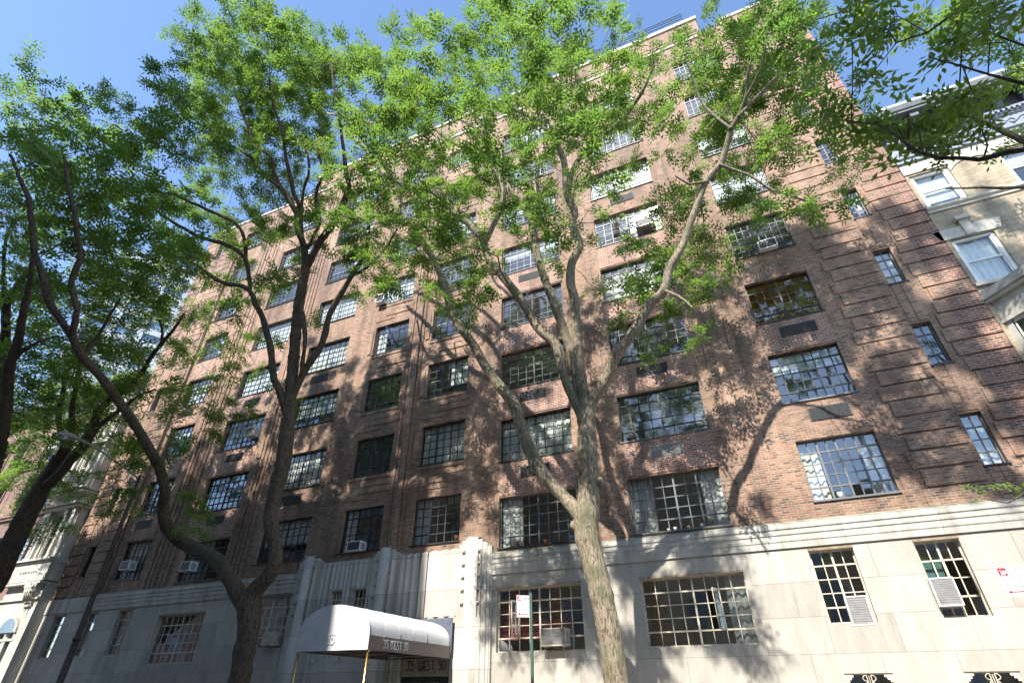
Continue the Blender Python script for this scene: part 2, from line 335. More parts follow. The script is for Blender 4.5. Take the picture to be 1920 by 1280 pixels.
# ------------------------------------------------------------------ ground, road, pavements
MB().box(-400, 400, -300, 500, -0.4, -0.15).build('ground', M['earth'], kind='structure')
MB().box(-200, 200, 3.3, 12.35, -0.149, -0.12).build('road', M['asphalt'], kind='structure')
def pave(y0, y1):
    mb = MB(); x = -70.0
    while x < 40: mb.box(x, x + 1.49, y0, y1, -0.149, 0.0); x += 1.5
    return mb
pave(12.5, 16.7).build('pavement', M['concrete'], kind='structure')
pave(-1.38, 3.15).build('pavement', M['concrete'], kind='structure')
MB().box(-70, 40, 12.352, 12.498, -0.149, 0.004).build('kerb', M['concrete'], kind='structure')
MB().box(-70, 40, 3.152, 3.298, -0.149, 0.004).build('kerb', M['concrete'], kind='structure')

# ------------------------------------------------------------------ main building
B = empty('apartment_building', (-12.3, W, 0), 'tall brown brick apartment block with steel casement windows above a pale limestone base', 'building')
XL, XR = -32.5, 7.82
BELT0, BELT1 = 4.95, 5.60
ZTOP = 30.75
colsX = [(5.89, 6.39), (1.78, 3.84), (-3.39, -0.52), (-8.03, -5.16), (-11.64, -9.60), (-15.0, -13.04), (-19.35, -16.65), (-23.9, -21.19), (-28.39, -26.45), (-31.2, -30.65)]
colsDZ = [0, -0.08, -0.48, -0.50, -0.08, -0.10, -0.13, -0.52, -0.07, -0.0]
colsH = [1.46, 1.78, 1.76, 1.72, 1.72, 1.68, 1.68, 1.68, 1.74, 1.46]
colN = [2, 8, 8, 8, 6, 6, 8, 8, 6, 2]
def win_rect(c, k):
    t = 8.0 + colsDZ[c] + 3.05 * (k - 2)
    return (colsX[c][0], colsX[c][1], t - colsH[c], t)
wins = [(c, k) + win_rect(c, k) for c in range(10) for k in range(2, 10)]
upper_ops = [w_[2:] for w_ in wins]
# windows set into limestone base: (name,x0,x1,z0,z1,cols,rows)
low = [('g0', 3.66, 4.62, 3.12, 4.84, 4, 0), ('g1', 1.24, 2.30, 3.10, 4.84, 4, 1), ('g2', -3.38, -0.50, 2.72, 4.46, 8, 2), ('g3', -8.06, -5.20, 2.72, 4.50, 8, 3),
       ('g5', -18.9, -16.8, 3.12, 4.88, 6, 5), ('gl', -24.1, -21.3, 2.74, 4.50, 8, 6), ('gm', -26.9, -25.95, 3.12, 4.85, 3, 7), ('gm', -29.15, -28.3, 3.12, 4.85, 3, 8), ('gm', -31.6, -30.7, 3.12, 4.85, 3, 9)]
base_ops = [l[1:5] for l in low]
bsm = [(1.22, 2.22, 0.9, 2.05), (3.6, 4.62, 0.9, 2.05)]
PX0, PX1 = -16.5, -8.25          # portal
# brick wall
mb = MB(); wall_open(mb, XL, XR, 5.3, ZTOP, upper_ops, W)
mb.quad((XR, W, 0), (XR, W + 14, 0), (XR, W + 14, ZTOP), (XR, W, ZTOP)); mb.quad((XL, W, 0), (XL, W, ZTOP), (XL, W + 14, ZTOP), (XL, W + 14, 0))
mb.quad((XL, W, ZTOP), (XR, W, ZTOP), (XR, W + 14, ZTOP), (XL, W + 14, ZTOP)); mb.quad((XL, W + 14, 0), (XL, W + 14, ZTOP), (XR, W + 14, ZTOP), (XR, W + 14, 0))
mb.build('wall', M['brick'], B)
# limestone base, left and right of the portal
mb = MB(); yb = W - 0.05
wall_open(mb, PX1, XR + 0.02, 0, BELT0 + .01, base_ops + bsm, yb, 0.25)
mb.quad((XR + .02, yb, 0), (XR + .02, W + 3, 0), (XR + .02, W + 3, BELT0), (XR + .02, yb, BELT0)); mb.build('limestone_base', M['stone'], B); mb = MB()
wall_open(mb, XL - 0.02, PX0, 0, BELT0 + .01, base_ops, yb, 0.25); mb.quad((XL - .02, yb, 0), (XL - .02, yb, BELT0), (XL - .02, W + 3, BELT0), (XL - .02, W + 3, 0))
mb.build('limestone_base', M['stone'], B)
# belt course: stepped fasciae
for x0, x1 in ((PX1, XR + 0.04), (-28.9, PX0)):
    pts = [(W, BELT0), (W - .10, BELT0), (W - .10, 5.10), (W - .12, 5.13), (W - .12, 5.20), (W - .105, 5.225), (W - .105, 5.28), (W - .13, 5.30), (W - .13, 5.36), (W - .112, 5.385), (W - .112, 5.43), (W - .14, 5.45), (W - .14, 5.51), (W - .12, 5.53), (W - .12, 5.60), (W - .0, 5.64)]
    MB().prism(pts, x0, x1, 'x').build('belt_course', M['belt'], B)
    MB().prism([(W - .0, 5.648), (W - .122, 5.607), (W - .122, 5.615), (W - .0, 5.66)], x0, x1, 'x').build('weathered_ledge', M['moss'], B)
MB().box(XL - .04, -28.9, W - 0.09, W, BELT0, 5.58).build('belt_course', M['belt'], B)

# interior rooms behind the windows: floors, ceilings, cross walls
mb = MB()
for k in range(1, 10):
    zc = 8.25 + 3.05 * (k - 2)
    mb.box(XL + .1, XR - .1, W + 0.3, W + 4.5, zc, zc + 0.12)
mb.box(XL + .1, XR - .1, W + 4.0, W + 4.1, 0, ZTOP - .2)
for x in (-29.5, -25.2, -20.3, -15.9, -12.3, -9.0, -4.3, 0.6, 4.9):
    mb.box(x - .05, x + .05, W + .3, W + 4, 0, ZTOP - .2)
mb.build('room_interior', M['room'], B)

def window(rect, y, nc, rows, parent, fm, shade='none', seed=0, gl='glass', fr=0.035, mun=0.014, mull=(), open_leaf=None, name='window', heavy=True):
    x0, x1, z0, z1 = rect; r = random.Random(seed); f = MB(); Y = y
    d0, d1 = Y, Y + 0.05
    f.box(x0, x0 + fr, d0, d1, z0, z1); f.box(x1 - fr, x1, d0, d1, z0, z1); f.box(x0 + fr, x1 - fr, d0, d1, z0, z0 + fr); f.box(x0 + fr, x1 - fr, d0, d1, z1 - fr, z1)
    ix0, ix1, iz0, iz1 = x0 + fr, x1 - fr, z0 + fr, z1 - fr
    cw = (ix1 - ix0) / nc; rh = (iz1 - iz0) / rows
    for i in range(1, nc):
        t = mun * (2.0 if i in mull else 1); xx = ix0 + i * cw
        f.box(xx - t, xx + t, d0 + (.003 if i not in mull else -.008), d1 - .012, iz0, iz1)
    for j in range(1, rows):
        hv = heavy and (j == 1 or j == rows - 1); t = mun * (1.5 if hv else .9); zz = iz0 + j * rh
        f.box(ix0, ix1, d0 + (.006 if not hv else -.004), d1 - .016, zz - t, zz + t)
    if open_leaf:
        a, b, ang = open_leaf        # columns a..b of the middle rows swing out about column b
        lx = ix0 + b * cw; wd = (b - a) * cw; za, zb = iz0 + rh, iz1 - rh
        c_, s_ = math.cos(ang), math.sin(ang)
        def pt(u, z): return (lx - u * c_, Y - 0.01 - u * s_, z)
        for u0, u1 in ((0, .03), (wd - .03, wd)) + (((wd / 2 - .01, wd / 2 + .01),) if b - a > 1 else ()):
            f.tube([pt((u0 + u1) / 2, za), pt((u0 + u1) / 2, zb)], 0.016, 4)
        for q in range(rows - 1):
            z = za + (zb - za) * q / (rows - 2) if rows > 2 else za
            f.tube([pt(0, z), pt(wd, z)], 0.012, 4)
    fo = f.build(name, fm, parent)
    p = MB(); yp = Y + 0.026
    for i in range(nc):
        for j in range(rows):
            if open_leaf and open_leaf[0] <= i < open_leaf[1] and 0 < j < rows - 1: continue
            a, b = ix0 + i * cw, ix0 + (i + 1) * cw; c, d = iz0 + j * rh, iz0 + (j + 1) * rh
            tx, tz = r.gauss(0, .0016), r.gauss(0, .0016)
            p.quad((a, yp - tx - tz, c), (b, yp + tx - tz, c), (b, yp + tx + tz, d), (a, yp - tx + tz, d))
    if open_leaf:
        a, b, ang = open_leaf; lx = ix0 + b * cw; wd = (b - a) * cw; za, zb = iz0 + rh, iz1 - rh; c_, s_ = math.cos(ang), math.sin(ang)
        p.quad((lx - wd * c_, Y - .01 - wd * s_, za), (lx, Y - .01, za), (lx, Y - .01, zb), (lx - wd * c_, Y - .01 - wd * s_, zb))
    p.build('pane', M[gl], fo)
    ys = Y + 0.17
    h = z1 - z0; wd = x1 - x0
    def drape(xa, xb, za, zb, mat='curtain', amp=.03, yy=ys, nm='curtain'):
        c = MB(); n = max(8, int((xb - xa) / .035)); ph = r.random() * 6
        P = []
        for i in range(n + 1):
            x = xa + (xb - xa) * i / n; o = amp * math.sin(i * 1.25 + ph) + amp * .5 * math.sin(i * .53 + ph * 2)
            P.append((x, yy + o))
        vs = [(x, y_, za) for x, y_ in P] + [(x, y_, zb) for x, y_ in P]
        c.add(vs, [(i, i + 1, i + n + 2, i + n + 1) for i in range(n)], True); return c.build(nm, M[mat], fo)
    def slats(za, zb, xa=x0 + .02, xb=x1 - .02, mat='blind', step=.05):
        c = MB(); z = zb
        while z > za: c.add([(xa, ys - .02, z - .012), (xb, ys - .02, z - .012), (xb, ys + .015, z + .012), (xa, ys + .015, z + .012)], [(0, 1, 2, 3)]); z -= step
        c.box(xa, xb, ys - .02, ys + .01, za - .02, za); c.build('blind', M[mat], fo)
    if shade == 'both': drape(x0, x0 + wd * .24, z0, z1); drape(x1 - wd * .22, x1, z0, z1)
    elif shade == 'right': drape(x1 - wd * .2, x1, z0, z1)
    elif shade == 'left': drape(x0, x0 + wd * .28, z0, z1)
    elif shade == 'full': drape(x0, x1, z0, z1, amp=.022)
    elif shade == 'roller': c = MB(); e = z1 - h * r.uniform(.25, .8); c.box(x0 + .02, x1 - .02, ys, ys + .004, e, z1); c.build('roller_shade', M['blind'], fo)
    elif shade == 'rollerfull': c = MB(); c.box(x0 + .02, x1 - .02, ys, ys + .004, z0 + .02, z1); c.build('roller_shade', M['blind'], fo)
    elif shade == 'rollertop': c = MB(); c.box(x0 + .02, x1 - .02, ys, ys + .004, z1 - h * .36, z1); c.build('roller_shade', M['blind'], fo)
    elif shade == 'slats': slats(z1 - h * r.uniform(.3, .85), z1 - .02)
    elif shade == 'slatsfull': slats(z0 + .05, z1 - .02)
    elif shade == 'red': slats(z0 + h * .2, z1 - .02, mat='redblind', step=.042)
    elif shade == 'mixed':
        slats(z1 - h * .45, z1 - .02, x0 + .02, x0 + wd * .48); c = MB(); c.box(x0 + wd * .52, x1 - .02, ys, ys + .004, z1 - h * .7, z1); c.build('roller_shade', M['blind'], fo)
    return fo

spec = {(2, 2): 'both', (1, 2): 'both', (1, 3): 'rollertop', (3, 2): 'left', (4, 2): 'left', (5, 2): 'left', (6, 2): 'roller', (3, 3): 'full', (4, 3): 'full', (5, 3): 'slatsfull', (6, 3): 'full',
        (2, 3): 'slatsfull', (2, 4): 'none', (1, 4): 'orange', (3, 4): 'slats', (4, 4): 'mixed', (5, 4): 'slats', (6, 4): 'roller', (7, 2): 'none', (8, 2): 'rollertop', (7, 3): 'none', (8, 3): 'none', (0, 2): 'full',
        (3, 5): 'none', (4, 5): 'slats', (5, 5): 'left', (1, 5): 'slats', (5, 6): 'rollerfull', (3, 6): 'rollertop', (2, 6): 'mixed', (0, 3): 'slatsfull', (0, 4): 'rollerfull', (9, 2): 'none'}
opens = {(3, 5): (3, 5, 1.0), (5, 5): (2, 4, .7), (6, 4): None, (2, 6): (2, 3, .9)}
Wy = W + 0.14
for c, k, x0, x1, z0, z1 in wins:
    sh = spec.get((c, k))
    if sh is None:
        rr_ = random.Random(c * 31 + k * 7)
        sh = rr_.choice(['rollerfull', 'slats', 'slatsfull', 'full', 'roller', 'mixed', 'both', 'rollertop'] if k > 4 else ['slats', 'none', 'roller', 'both', 'mixed'])
    rows = 4 if c in (0, 9) else 5
    mull = {8: (4,), 6: (2, 4), 2: ()}[colN[c]]
    if (c, k) in ((2, 2), (1, 2)): mull = (2, 4, 6)
    fm = M['lit_steel'] if (c, k) in ((2, 2), (1, 2), (3, 2)) or k > 5 or c == 0 else M['bronze']  # frames that look sunlit get the lightened steel
    fo = window((x0, x1, z0, z1), Wy, colN[c], rows, B, fm, 'none' if sh == 'orange' else sh, seed=c * 100 + k, mull=mull, open_leaf=opens.get((c, k)))
    # sill
    MB().box(x0 - .04, x1 + .04, W - .05, Wy, z0 - .05, z0 - .002).build('sill', M['bronze' if c not in (2, 1) or k > 3 else 'lit_steel'], fo)
    if sh == 'orange':
        mb = MB(); mb.box(x0 - .3, x1 + .3, W + 2.2, W + 2.25, z0 - .6, z1 + .1); mb.box(x0 - .3, x1 + .3, W + .3, W + 2.2, z1 + .0, z1 + .05); mb.build('warm_lit_room', M['warmlitroom'], fo)  # back wall and ceiling tinted by the painted lamp glow
        for gx, gz in ((.95, .42), (1.12, .30), (1.20, .46)):
            g = MB(); n = 10
            for i in range(6):
                pass
            P = [(x0 + gx, W + .9, z0 + gz + .075 * math.cos(t)) for t in np.linspace(math.pi, 0, 8)]
            g.tube(P, [max(.004, .075 * math.sin(t)) for t in np.linspace(math.pi, 0, 8)], 10); g.build('globe_lamp', M['globe'], fo)
# through-wall vent grilles below the sills
def vent(x0, x1, z0, z1, mat='vent'):
    mb = MB(); mb.box(x0, x1, W - .025, W, z0, z1); n = 11
    for i in range(n):
        z = z0 + .03 + (z1 - z0 - .06) * i / (n - 1); mb.box(x0 + .03, x1 - .03, W - .038, W - .027, z - .008, z + .008)
    return mb.build('vent_grille', M[mat], B)
for c, k, g in [(1, 3, 0), (1, 4, 0), (1, 6, 0), (1, 8, 0), (2, 3, 1), (2, 4, 0), (2, 6, 0), (2, 7, 0), (3, 3, 0), (3, 4, 0), (3, 6, 0), (6, 3, 0), (6, 5, 0), (7, 3, 0), (7, 5, 0), (8, 3, 0), (7, 4, 0), (4, 6, 0), (8, 5, 0)]:
    x0, x1, z0, z1 = win_rect(c, k); o = .85 if c in (2, 3, 7) else (.60 if c == 1 else .7)
    if c == 8: o = .25
    vent(x0 + o, x0 + o + 1.12, z0 - .72, z0 - .30, 'ventgrey' if g else 'vent')
# red brick spandrels between the windows
for c in range(1, 9):
    for k in range(2, 9):
        x0, x1, z0, z1 = win_rect(c, k); zn = win_rect(c, k + 1)[2]
        if (c, k) in ((1, 2), (1, 6), (4, 5)): continue
        red = (c in (2, 3, 7, 8) and k < 6) or (c == 1 and k == 3)
        if red: MB().box(x0 - .02, x1 + .02, W - .02, W + .001, z1 + .06, zn - .06).build('spandrel', M['redbrick'], B)
# brick ribs on the piers
def ribs(xs, wd=.13, pr=.028, z0=5.62, z1=ZTOP - .5, mat='brick'):
    mb = MB()
    for x in xs: mb.box(x - wd / 2, x + wd / 2, W - pr, W + .001, z0, z1)
    mb.build('brick_pilaster', M[mat], B)
ribs([0.0, .28, .56, .84, 1.12], .2, .022)
ribs([-4.75, -3.95], .34, .03)
ribs([-12.75, -12.55, -12.1], .12, .06); ribs([-12.34], .22, .10)
ribs([-20.75, -20.5, -20.25, -20.0], .12, .05)
ribs([-25.9, -25.6, -25.3, -24.9, -24.6], .14, .05)
# stepped brick panels on the two middle bays
for c in (4, 5):
    mb = MB()
    for k in range(2, 9):
        x0, x1, z0, z1 = win_rect(c, k); zn = win_rect(c, k + 1)[2]; zc = (z1 + zn) / 2
        mb.box(x0 - .05, x1 + .05, W - .035, W + .001, zn - .2, zn - .06)
        mb.box(x0 + .5, x1 + .15, W - .04, W + .001, zc - .12, zc + .14); mb.box(x0 + .75, x1 + .15, W - .028, W + .001, zc + .17, zc + .36)
        mb.box(x0 - .1, x1 - .9, W - .028, W + .001, zc - .36, zc - .17)
        mb.box(x0 - .3, x0 - .1, W - .05, W + .001, z0 + .1, z1 - .2)
    mb.build('brick_panel', M['brick'], B)
# rusticated end piers with staggered bands; quoins at the corner
def rustic(xa, xb, xn0, xn1, flip):
    mb = MB(); qb = MB(); z = 5.66; i = 0; pitch = .505
    while z < ZTOP - .5:
        z1 = z + pitch - .06
        ph = i % 6; st = abs(ph - 3) / 5.0
        inner0 = xn0 - .12 - .38 * st; inner1 = xn1 + .12 + .38 * st
        ea = xa + (.14 if i % 2 else 0)
        if not flip:
            mb.box(ea, inner0 - .0, W - .045, W + .001, z, z1); mb.box(inner0, xn0 - .07, W - .03, W + .001, z, z1 - .0)
            mb.box(inner1, xb - .75 - .12 * (i % 2), W - .045, W + .001, z, z1); qb.box(xb - .75 - .12 * (i % 2), xb + .015, W - .05, W + .03, z, z1)
            qb.box(xb - .02, xb + .01, W + .03, W + .8 + .15 * (i % 2), z, z1)
        else:
            mb.box(xa, inner0, W - .045, W + .001, z, z1); mb.box(inner1, xb - (.14 if i % 2 else 0), W - .045, W + .001, z, z1)
        z += pitch; i += 1
    for k in range(1, 9):
        za = 8.0 + 3.05 * (k - 2) + .06 if k > 1 else 5.66; zb = 8.0 + 3.05 * (k - 1) - 1.46 - .06
        mb.box(xn0 + .02, (xn0 + xn1) / 2 - .015, W - .025, W + .001, za, zb); mb.box((xn0 + xn1) / 2 + .015, xn1 - .02, W - .025, W + .001, za, zb)
    mb.build('brick_rustication', M['brick'], B)
    if qb.v: qb.build('corner_quoins', M['quoin'], B)
rustic(4.33, XR, 5.89, 6.39, False); rustic(XL, -29.0, -31.2, -30.65, True)
# leader pipe on the left pier
MB().tube([(-28.75, W - .12, 5.7), (-28.75, W - .12, 29)], .07, 8).build('drain_pipe', M['brownstone'], B)
# parapet, coping, terraces, penthouse, railings
MB().box(XL - .05, XR - 4.2, W - .06, W + .35, ZTOP + .002, ZTOP + .16).build('coping', M['creamstone'], B)
mb = MB(); mb.box(3.6, XR, W, W + 6, ZTOP + .002, 31.0); mb.box(4.6, XR, W, W + 6, 31.0, 31.35); mb.build('corner_parapet', M['brick'], B)
MB().box(4.55, XR + .05, W - .06, W + .4, 31.352, 31.56).build('coping', M['creamstone'], B)
for i, (a, b, yo, z1) in enumerate([(-26.0, 4.1, 2.4, 36.9), (-20.0, -2.0, 5.0, 40.0)]):
    mb = MB(); mb.box(a, b, W + yo, W + yo + 9, ZTOP, z1); mb.build('penthouse', M['brick'], B)
    MB().box(a - .08, b + .08, W + yo - .1, W + yo + 9.1, z1 + .002, z1 + .28).build('coping', M['creamstone'], B)
    rl = MB()
    for z in (z1 + .75, z1 + 1.05, z1 + 1.3): rl.tube([(a, W + yo, z), (b - .6, W + yo, z)], .025, 5)
    x = a
    while x < b: rl.tube([(x, W + yo, z1 + .2), (x, W + yo, z1 + 1.3)], .025, 5); x += 1.6
    rl.build('railing', M['bronze'], B)
rl = MB()
for z in (ZTOP + .5, ZTOP + .75, ZTOP + .98): rl.tube([(XL, W + .2, z), (3.5, W + .2, z)], .022, 5)
x = XL
while x < 3.5: rl.tube([(x, W + .2, ZTOP + .1), (x, W + .2, ZTOP + .98)], .022, 5); x += 1.5
rl.build('railing', M['bronze'], B)

# ground-floor windows in cream steel
lows = {'g0': ('none', None), 'g1': ('none', None), 'g2': ('right', (5, 6, 1.1)), 'g3': ('red', (1, 2, 1.15)), 'g5': ('roller', None), 'gl': ('slats', None), 'gm': ('slats', None)}
LOWO = {}
for nm, x0, x1, z0, z1, nc, sd in low:
    sh, ol = lows[nm]; mull = (4,) if nc == 8 else ((2,) if nc in (4,) else (3,) if nc == 6 else ())
    if nm == 'g0': ol = (2, 4, 1.35)
    rows = 5 if nm != 'g0' else 4
    fo = window((x0, x1, z0, z1), W + 0.10, nc, rows, B, M['cream'], sh, seed=900 + sd, mull=mull, open_leaf=ol, fr=.04, mun=.013, gl='darkglass'); LOWO[nm] = fo
    MB().box(x0 - .01, x1 + .01, W - .075, W + .10, z1 + .002, z1 + .05).build('lintel', M['rust'], fo)
c = MB(); x0, x1 = 3.70, 4.12; c.box(x0, x1, W + .3, W + .305, 3.9, 4.45); c.build('curtain', M['greencloth'], LOWO['g0'])
# window-sill pots and ornaments
def pot(x, z, h, r, plant, parent, mat='terracotta'):
    mb = MB(); mb.tube([(x, W + .27, z), (x, W + .27, z + h)], [r * .75, r], 10); p = mb.build('flower_pot', M[mat], parent)
    if plant:
        g = MB(); rr_ = random.Random(int(x * 100))
        for i in range(36):
            a = rr_.random() * 6.28; e = rr_.uniform(.2, 1.4); L = rr_.uniform(.06, .16)
            d = np.array([math.cos(a) * math.cos(e), math.sin(a) * math.cos(e) * .7, math.sin(e)]); b0 = np.array([x, W + .27, z + h]); s_ = np.cross(d, [0, 0, 1.]) * .018
            g.add([b0, b0 + d * L * .5 + s_, b0 + d * L, b0 + d * L * .5 - s_], [(0, 1, 2, 3)])
        g.build('plant', M['plant'], p)
byk = {}
for o in B.children:
    if o.name.startswith('window'): byk[len(byk)] = o
def wobj(c, k): return byk[c * 8 + k - 2]
for x, h, pl, mt in [(-2.15, .12, 1, 'acwhite'), (-1.75, .12, 1, 'terracotta'), (-1.35, .14, 1, 'acwhite'), (-2.35, .1, 0, 'acwhite'), (-1.05, .11, 1, 'terracotta')]: pot(x, 5.79, h, .06, pl, wobj(2, 2), mt)
for x, h, pl, mt in [(-6.4, .16, 1, 'terracotta'), (-7.4, .2, 0, 'terracotta'), (-5.5, .2, 0, 'bluepaint')]: pot(x, 5.82, h, .09, pl, wobj(3, 2), mt)
pot(-9.85, 6.25, .2, .09, 1, wobj(4, 2)); pot(-14.75, 12.3, .15, .07, 1, wobj(5, 5)); pot(2.5, 6.18, .18, .09, 0, wobj(1, 2), 'acwhite')
pot(-16.9, 12.3, .15, .1, 0, wobj(6, 4))

# basement windows with monogram grilles
for x0, x1, z0, z1 in bsm:
    f = MB(); yy = W - .02
    f.box(x0, x1, yy, yy + .03, z1 - .03, z1); f.box(x0, x0 + .03, yy, yy + .03, z0, z1 - .03); f.box(x1 - .03, x1, yy, yy + .03, z0, z1 - .03)
    for i in range(1, 4):
        for s_ in (0, 1):
            a = x0 + .03 if s_ == 0 else x1 - .03; d = .05 * (4 - i) * (1 if s_ == 0 else -1)
            f.box(min(a, a + d), max(a, a + d), yy, yy + .03, z1 - .03 - .05 * i, z1 - .03 - .05 * (i - 1))
    f.box(x0 + .03, x1 - .03, yy, yy + .02, z1 - .32, z1 - .29)
    cx = (x0 + x1) / 2
    f.box(cx - .008, cx + .008, yy - .006, yy + .015, z1 - .5, z1 - .05)
    for s_ in (-1, 1):
        f.box(cx + s_ * .045 - .01, cx + s_ * .045 + .01, yy - .006, yy + .015, z1 - .29, z1 - .04)
        P = [(cx + s_ * (.045 + .09 * math.sin(t)), yy - .002, z1 - .10 + .06 * math.cos(t)) for t in np.linspace(0, math.pi, 9)]
        f.tube(P, .01, 6); f.tube([(cx + s_ * .045, yy, z1 - .16), (cx + s_ * .16, yy, z1 - .29)], .01, 6)
    fo = f.build('grille_window', M['cream'], B)
    MB().quad((x0, W + .1, z0), (x1, W + .1, z0), (x1, W + .1, z1), (x0, W + .1, z1)).build('pane', M['darkglass'], fo)

# portal: fluted limestone with three rounded piers
def flutes(mb, xa, xb, y, z0, z1, n, dep=.065, scall=.06, back=None):
    back = back if back is not None else W
    step = (xb - xa) / n
    for i in range(n):
        xs = xa + i * step; m_ = 6; P = []
        for q in range(m_ + 1):
            t = q / m_; P.append((xs + step * t, y + dep * math.sin(math.pi * t)))
        k = len(P)
        top = [z1 + scall * math.sin(math.pi * q / m_) for q in range(k)]
        vs = [(a, b, z0) for a, b in P] + [(a, b, t) for (a, b), t in zip(P, top)] + [(a, back, t) for (a, b), t in zip(P, top)]
        mb.add(vs, [(q, q + 1, q + 1 + k, q + k) for q in range(k - 1)] + [(q + k, q + 1 + k, q + 1 + 2 * k, q + 2 * k) for q in range(k - 1)])
DOOR = (-11.55, -9.65, 0, 2.72)
sm = [(-14.92, -14.35, 3.75, 4.88), (-13.92, -13.28, 3.75, 4.88)]
mb = MB(); yP = W - .14
wall_open(mb, PX0 + .1, PX1 - .1, 0, 5.62, [DOOR] + sm, yP + .06, .3)
mb.quad((PX0 + .1, yP + .06, 5.62), (PX1 - .1, yP + .06, 5.62), (PX1 - .1, W, 5.72), (PX0 + .1, W, 5.72))
# fluted panels
for xa, xb, n, zlo in [(-15.85, -14.98, 4, 2.6), (-14.30, -13.96, 2, 2.6), (-13.24, -12.95, 2, 2.6), (-14.95, -14.30, 3, 4.95), (-13.95, -13.25, 3, 4.95), (-12.15, -11.05, 4, 3.8), (-11.0, -10.75, 1, 3.8), (-10.7, -9.45, 3, 3.8)]:
    flutes(mb, xa, xb, yP, zlo, 5.86, n)
mb.build('portal_surround', M['portalstone'], B)
for cx, hw in ((-16.12, .42), (-12.55, .42), (-8.95, .42)):
    mb = MB(); z1 = 6.17
    # rounded centre shaft
    n = 10; P = [(cx - hw * .55 + hw * 1.1 * t / n, yP - .06 - .16 * math.sin(math.pi * t / n)) for t in range(n + 1)]
    k = len(P)
    vs = [(a, b, 0) for a, b in P] + [(a, b, z1) for a, b in P] + [(a, W, z1 + .06) for a, b in P]
    mb.add(vs, [(q, q + 1, q + 1 + k, q + k) for q in range(n)] + [(q + k, q + 1 + k, q + 1 + 2 * k, q + 2 * k) for q in range(n)], True)
    for s_ in (-1, 1):
        a = cx + s_ * hw * .55; b = cx + s_ * (hw * .55 + .16)
        x0, x1 = min(a, b), max(a, b)
        mb.box(x0, x1, yP - .05, W + .001, 0, z1 - .06)
        a2, b2 = b, b + s_ * .13; mb.box(min(a2, b2), max(a2, b2), yP - .02, W + .001, 0, z1 - .16)
        for q in range(5):
            zz = z1 - .45 - q * .40
            mb.box(x0 + .02, x1 - .02, yP - .13, yP - .05, zz, zz + .045)
            if s_ > 0:
                mb.box(x0 + .01, x0 + .035, yP - .115, yP - .05, zz - .34, zz); mb.box(x1 - .035, x1 - .01, yP - .115, yP - .05, zz - .34, zz)
    for q in range(3): mb.box(cx + hw * .55 + .32 + q * .075, cx + hw * .55 + .36 + q * .075, yP - .03, W + .001, 0, z1 - .2 - .05 * q)
    mb.build('portal_pier', M['portalstone'], B)
mb = MB(); 
for x in (-8.42, -8.3): mb.box(x - .045, x + .045, yP - .05, W + .001, 0, 5.95 - (x + 8.42))
mb.build('portal_pier', M['portalstone'], B)
for i, r_ in enumerate(sm):
    window(r_, W + .05, 3, 4, B, M['cream'], 'none', seed=700 + i, fr=.035, gl='darkglass', heavy=False)
# entrance: transom grille with number, dark doors
E_ = MB(); x0, x1 = DOOR[:2]
f = MB()
for z in (2.18, 2.26, 2.62, 2.70): f.box(x0 + .02, x1 - .02, W + .0, W + .03, z - .012, z + .012)
for x in (x0 + .03, x0 + .13, x0 + .22, x0 + .62, x0 + .66, x0 + 1.38, x0 + 1.42, x1 - .13, x1 - .03): f.box(x - .012, x + .012, W - .004, W + .034, 2.17, 2.71)
tg = f.build('transom_grille', M['gold'], B)
for wd_, xo in (('35', .27), ('WEST', .72), ('90', 1.46)):
    l = MB(); strokes(l, wd_, (x0 + xo, W - .01, 2.32), (1, 0, 0), (0, 0, 1), .25, .014, (0, -1, 0)); l.build('number_lettering', M['black'], tg)
MB().quad((x0, W + .06, 2.15), (x1, W + .06, 2.15), (x1, W + .06, 2.72), (x0, W + .06, 2.72)).build('transom_panel', M['acbeige'], tg)
d = MB(); d.box(x0, x1, W + .1, W + .14, 0, 2.14); dd = d.build('door', M['bronze'], B)
g = MB()
for xx in (x0 + .3, x0 + .95): g.box(xx, xx + .5, W + .07, W + .09, .5, 1.98)
g.build('door_panel', M['gold'], dd)

# ------------------------------------------------------------------ entrance canopy
CN = empty('entrance_canopy', (-10.74, 14.7, 0), 'white barrel-vaulted entrance canopy marked 35 on brass poles', 'canopy')
cx0, cx1, yF, yR = -11.92, -9.58, 12.5, 16.66
zb, zs, za = 2.60, 2.93, 3.67
n = 24; cxm = (cx0 + cx1) / 2; hw = (cx1 - cx0) / 2
arc = [(cxm - hw * math.cos(math.pi * t / n), zs + (za - zs) * math.sin(math.pi * t / n) ** .8) for t in range(n + 1)]
mb = MB()
ny = 6
vs = []
for q in range(ny + 1):
    y_ = yF + (yR - yF) * q / ny; sag = -.012 * math.sin(math.pi * ((q * 1.0) % 2))
    vs += [(x, y_, z + sag) for x, z in arc]
k = n + 1
mb.add(vs, [(q * k + i, q * k + i + 1, (q + 1) * k + i + 1, (q + 1) * k + i) for q in range(ny) for i in range(n)], True)
mb.build('vault', M['awning'], CN)
sm_ = MB()
for q in range(1, 6):
    y_ = yF + (yR - yF) * q / 6; sm_.tube([(x, y_, z + .001) for x, z in arc], .004, 5)
for x, z in (arc[0], arc[n // 2 - 5], arc[n // 2 + 5], arc[n]): sm_.tube([(x, yF, z + .002), (x, yR, z + .001)], .004, 5)
sm_.build('piping', M['awning'], CN)
fp = [(x, yF - .10 * math.sin(math.pi * i / n), z) for i, (x, z) in enumerate(arc)]
m_ = MB()
bot = [(x, y_, zb) for x, y_, z in fp]
m_.add(fp + bot, [(i, i + 1, i + 1 + k, i + k) for i in range(n)], True)
m_.add(fp + [(x, yF, z) for x, z in arc], [(i, i + k, i + 1 + k, i + 1) for i in range(n)], True)
m_.build('front_panel', M['awning'], CN)
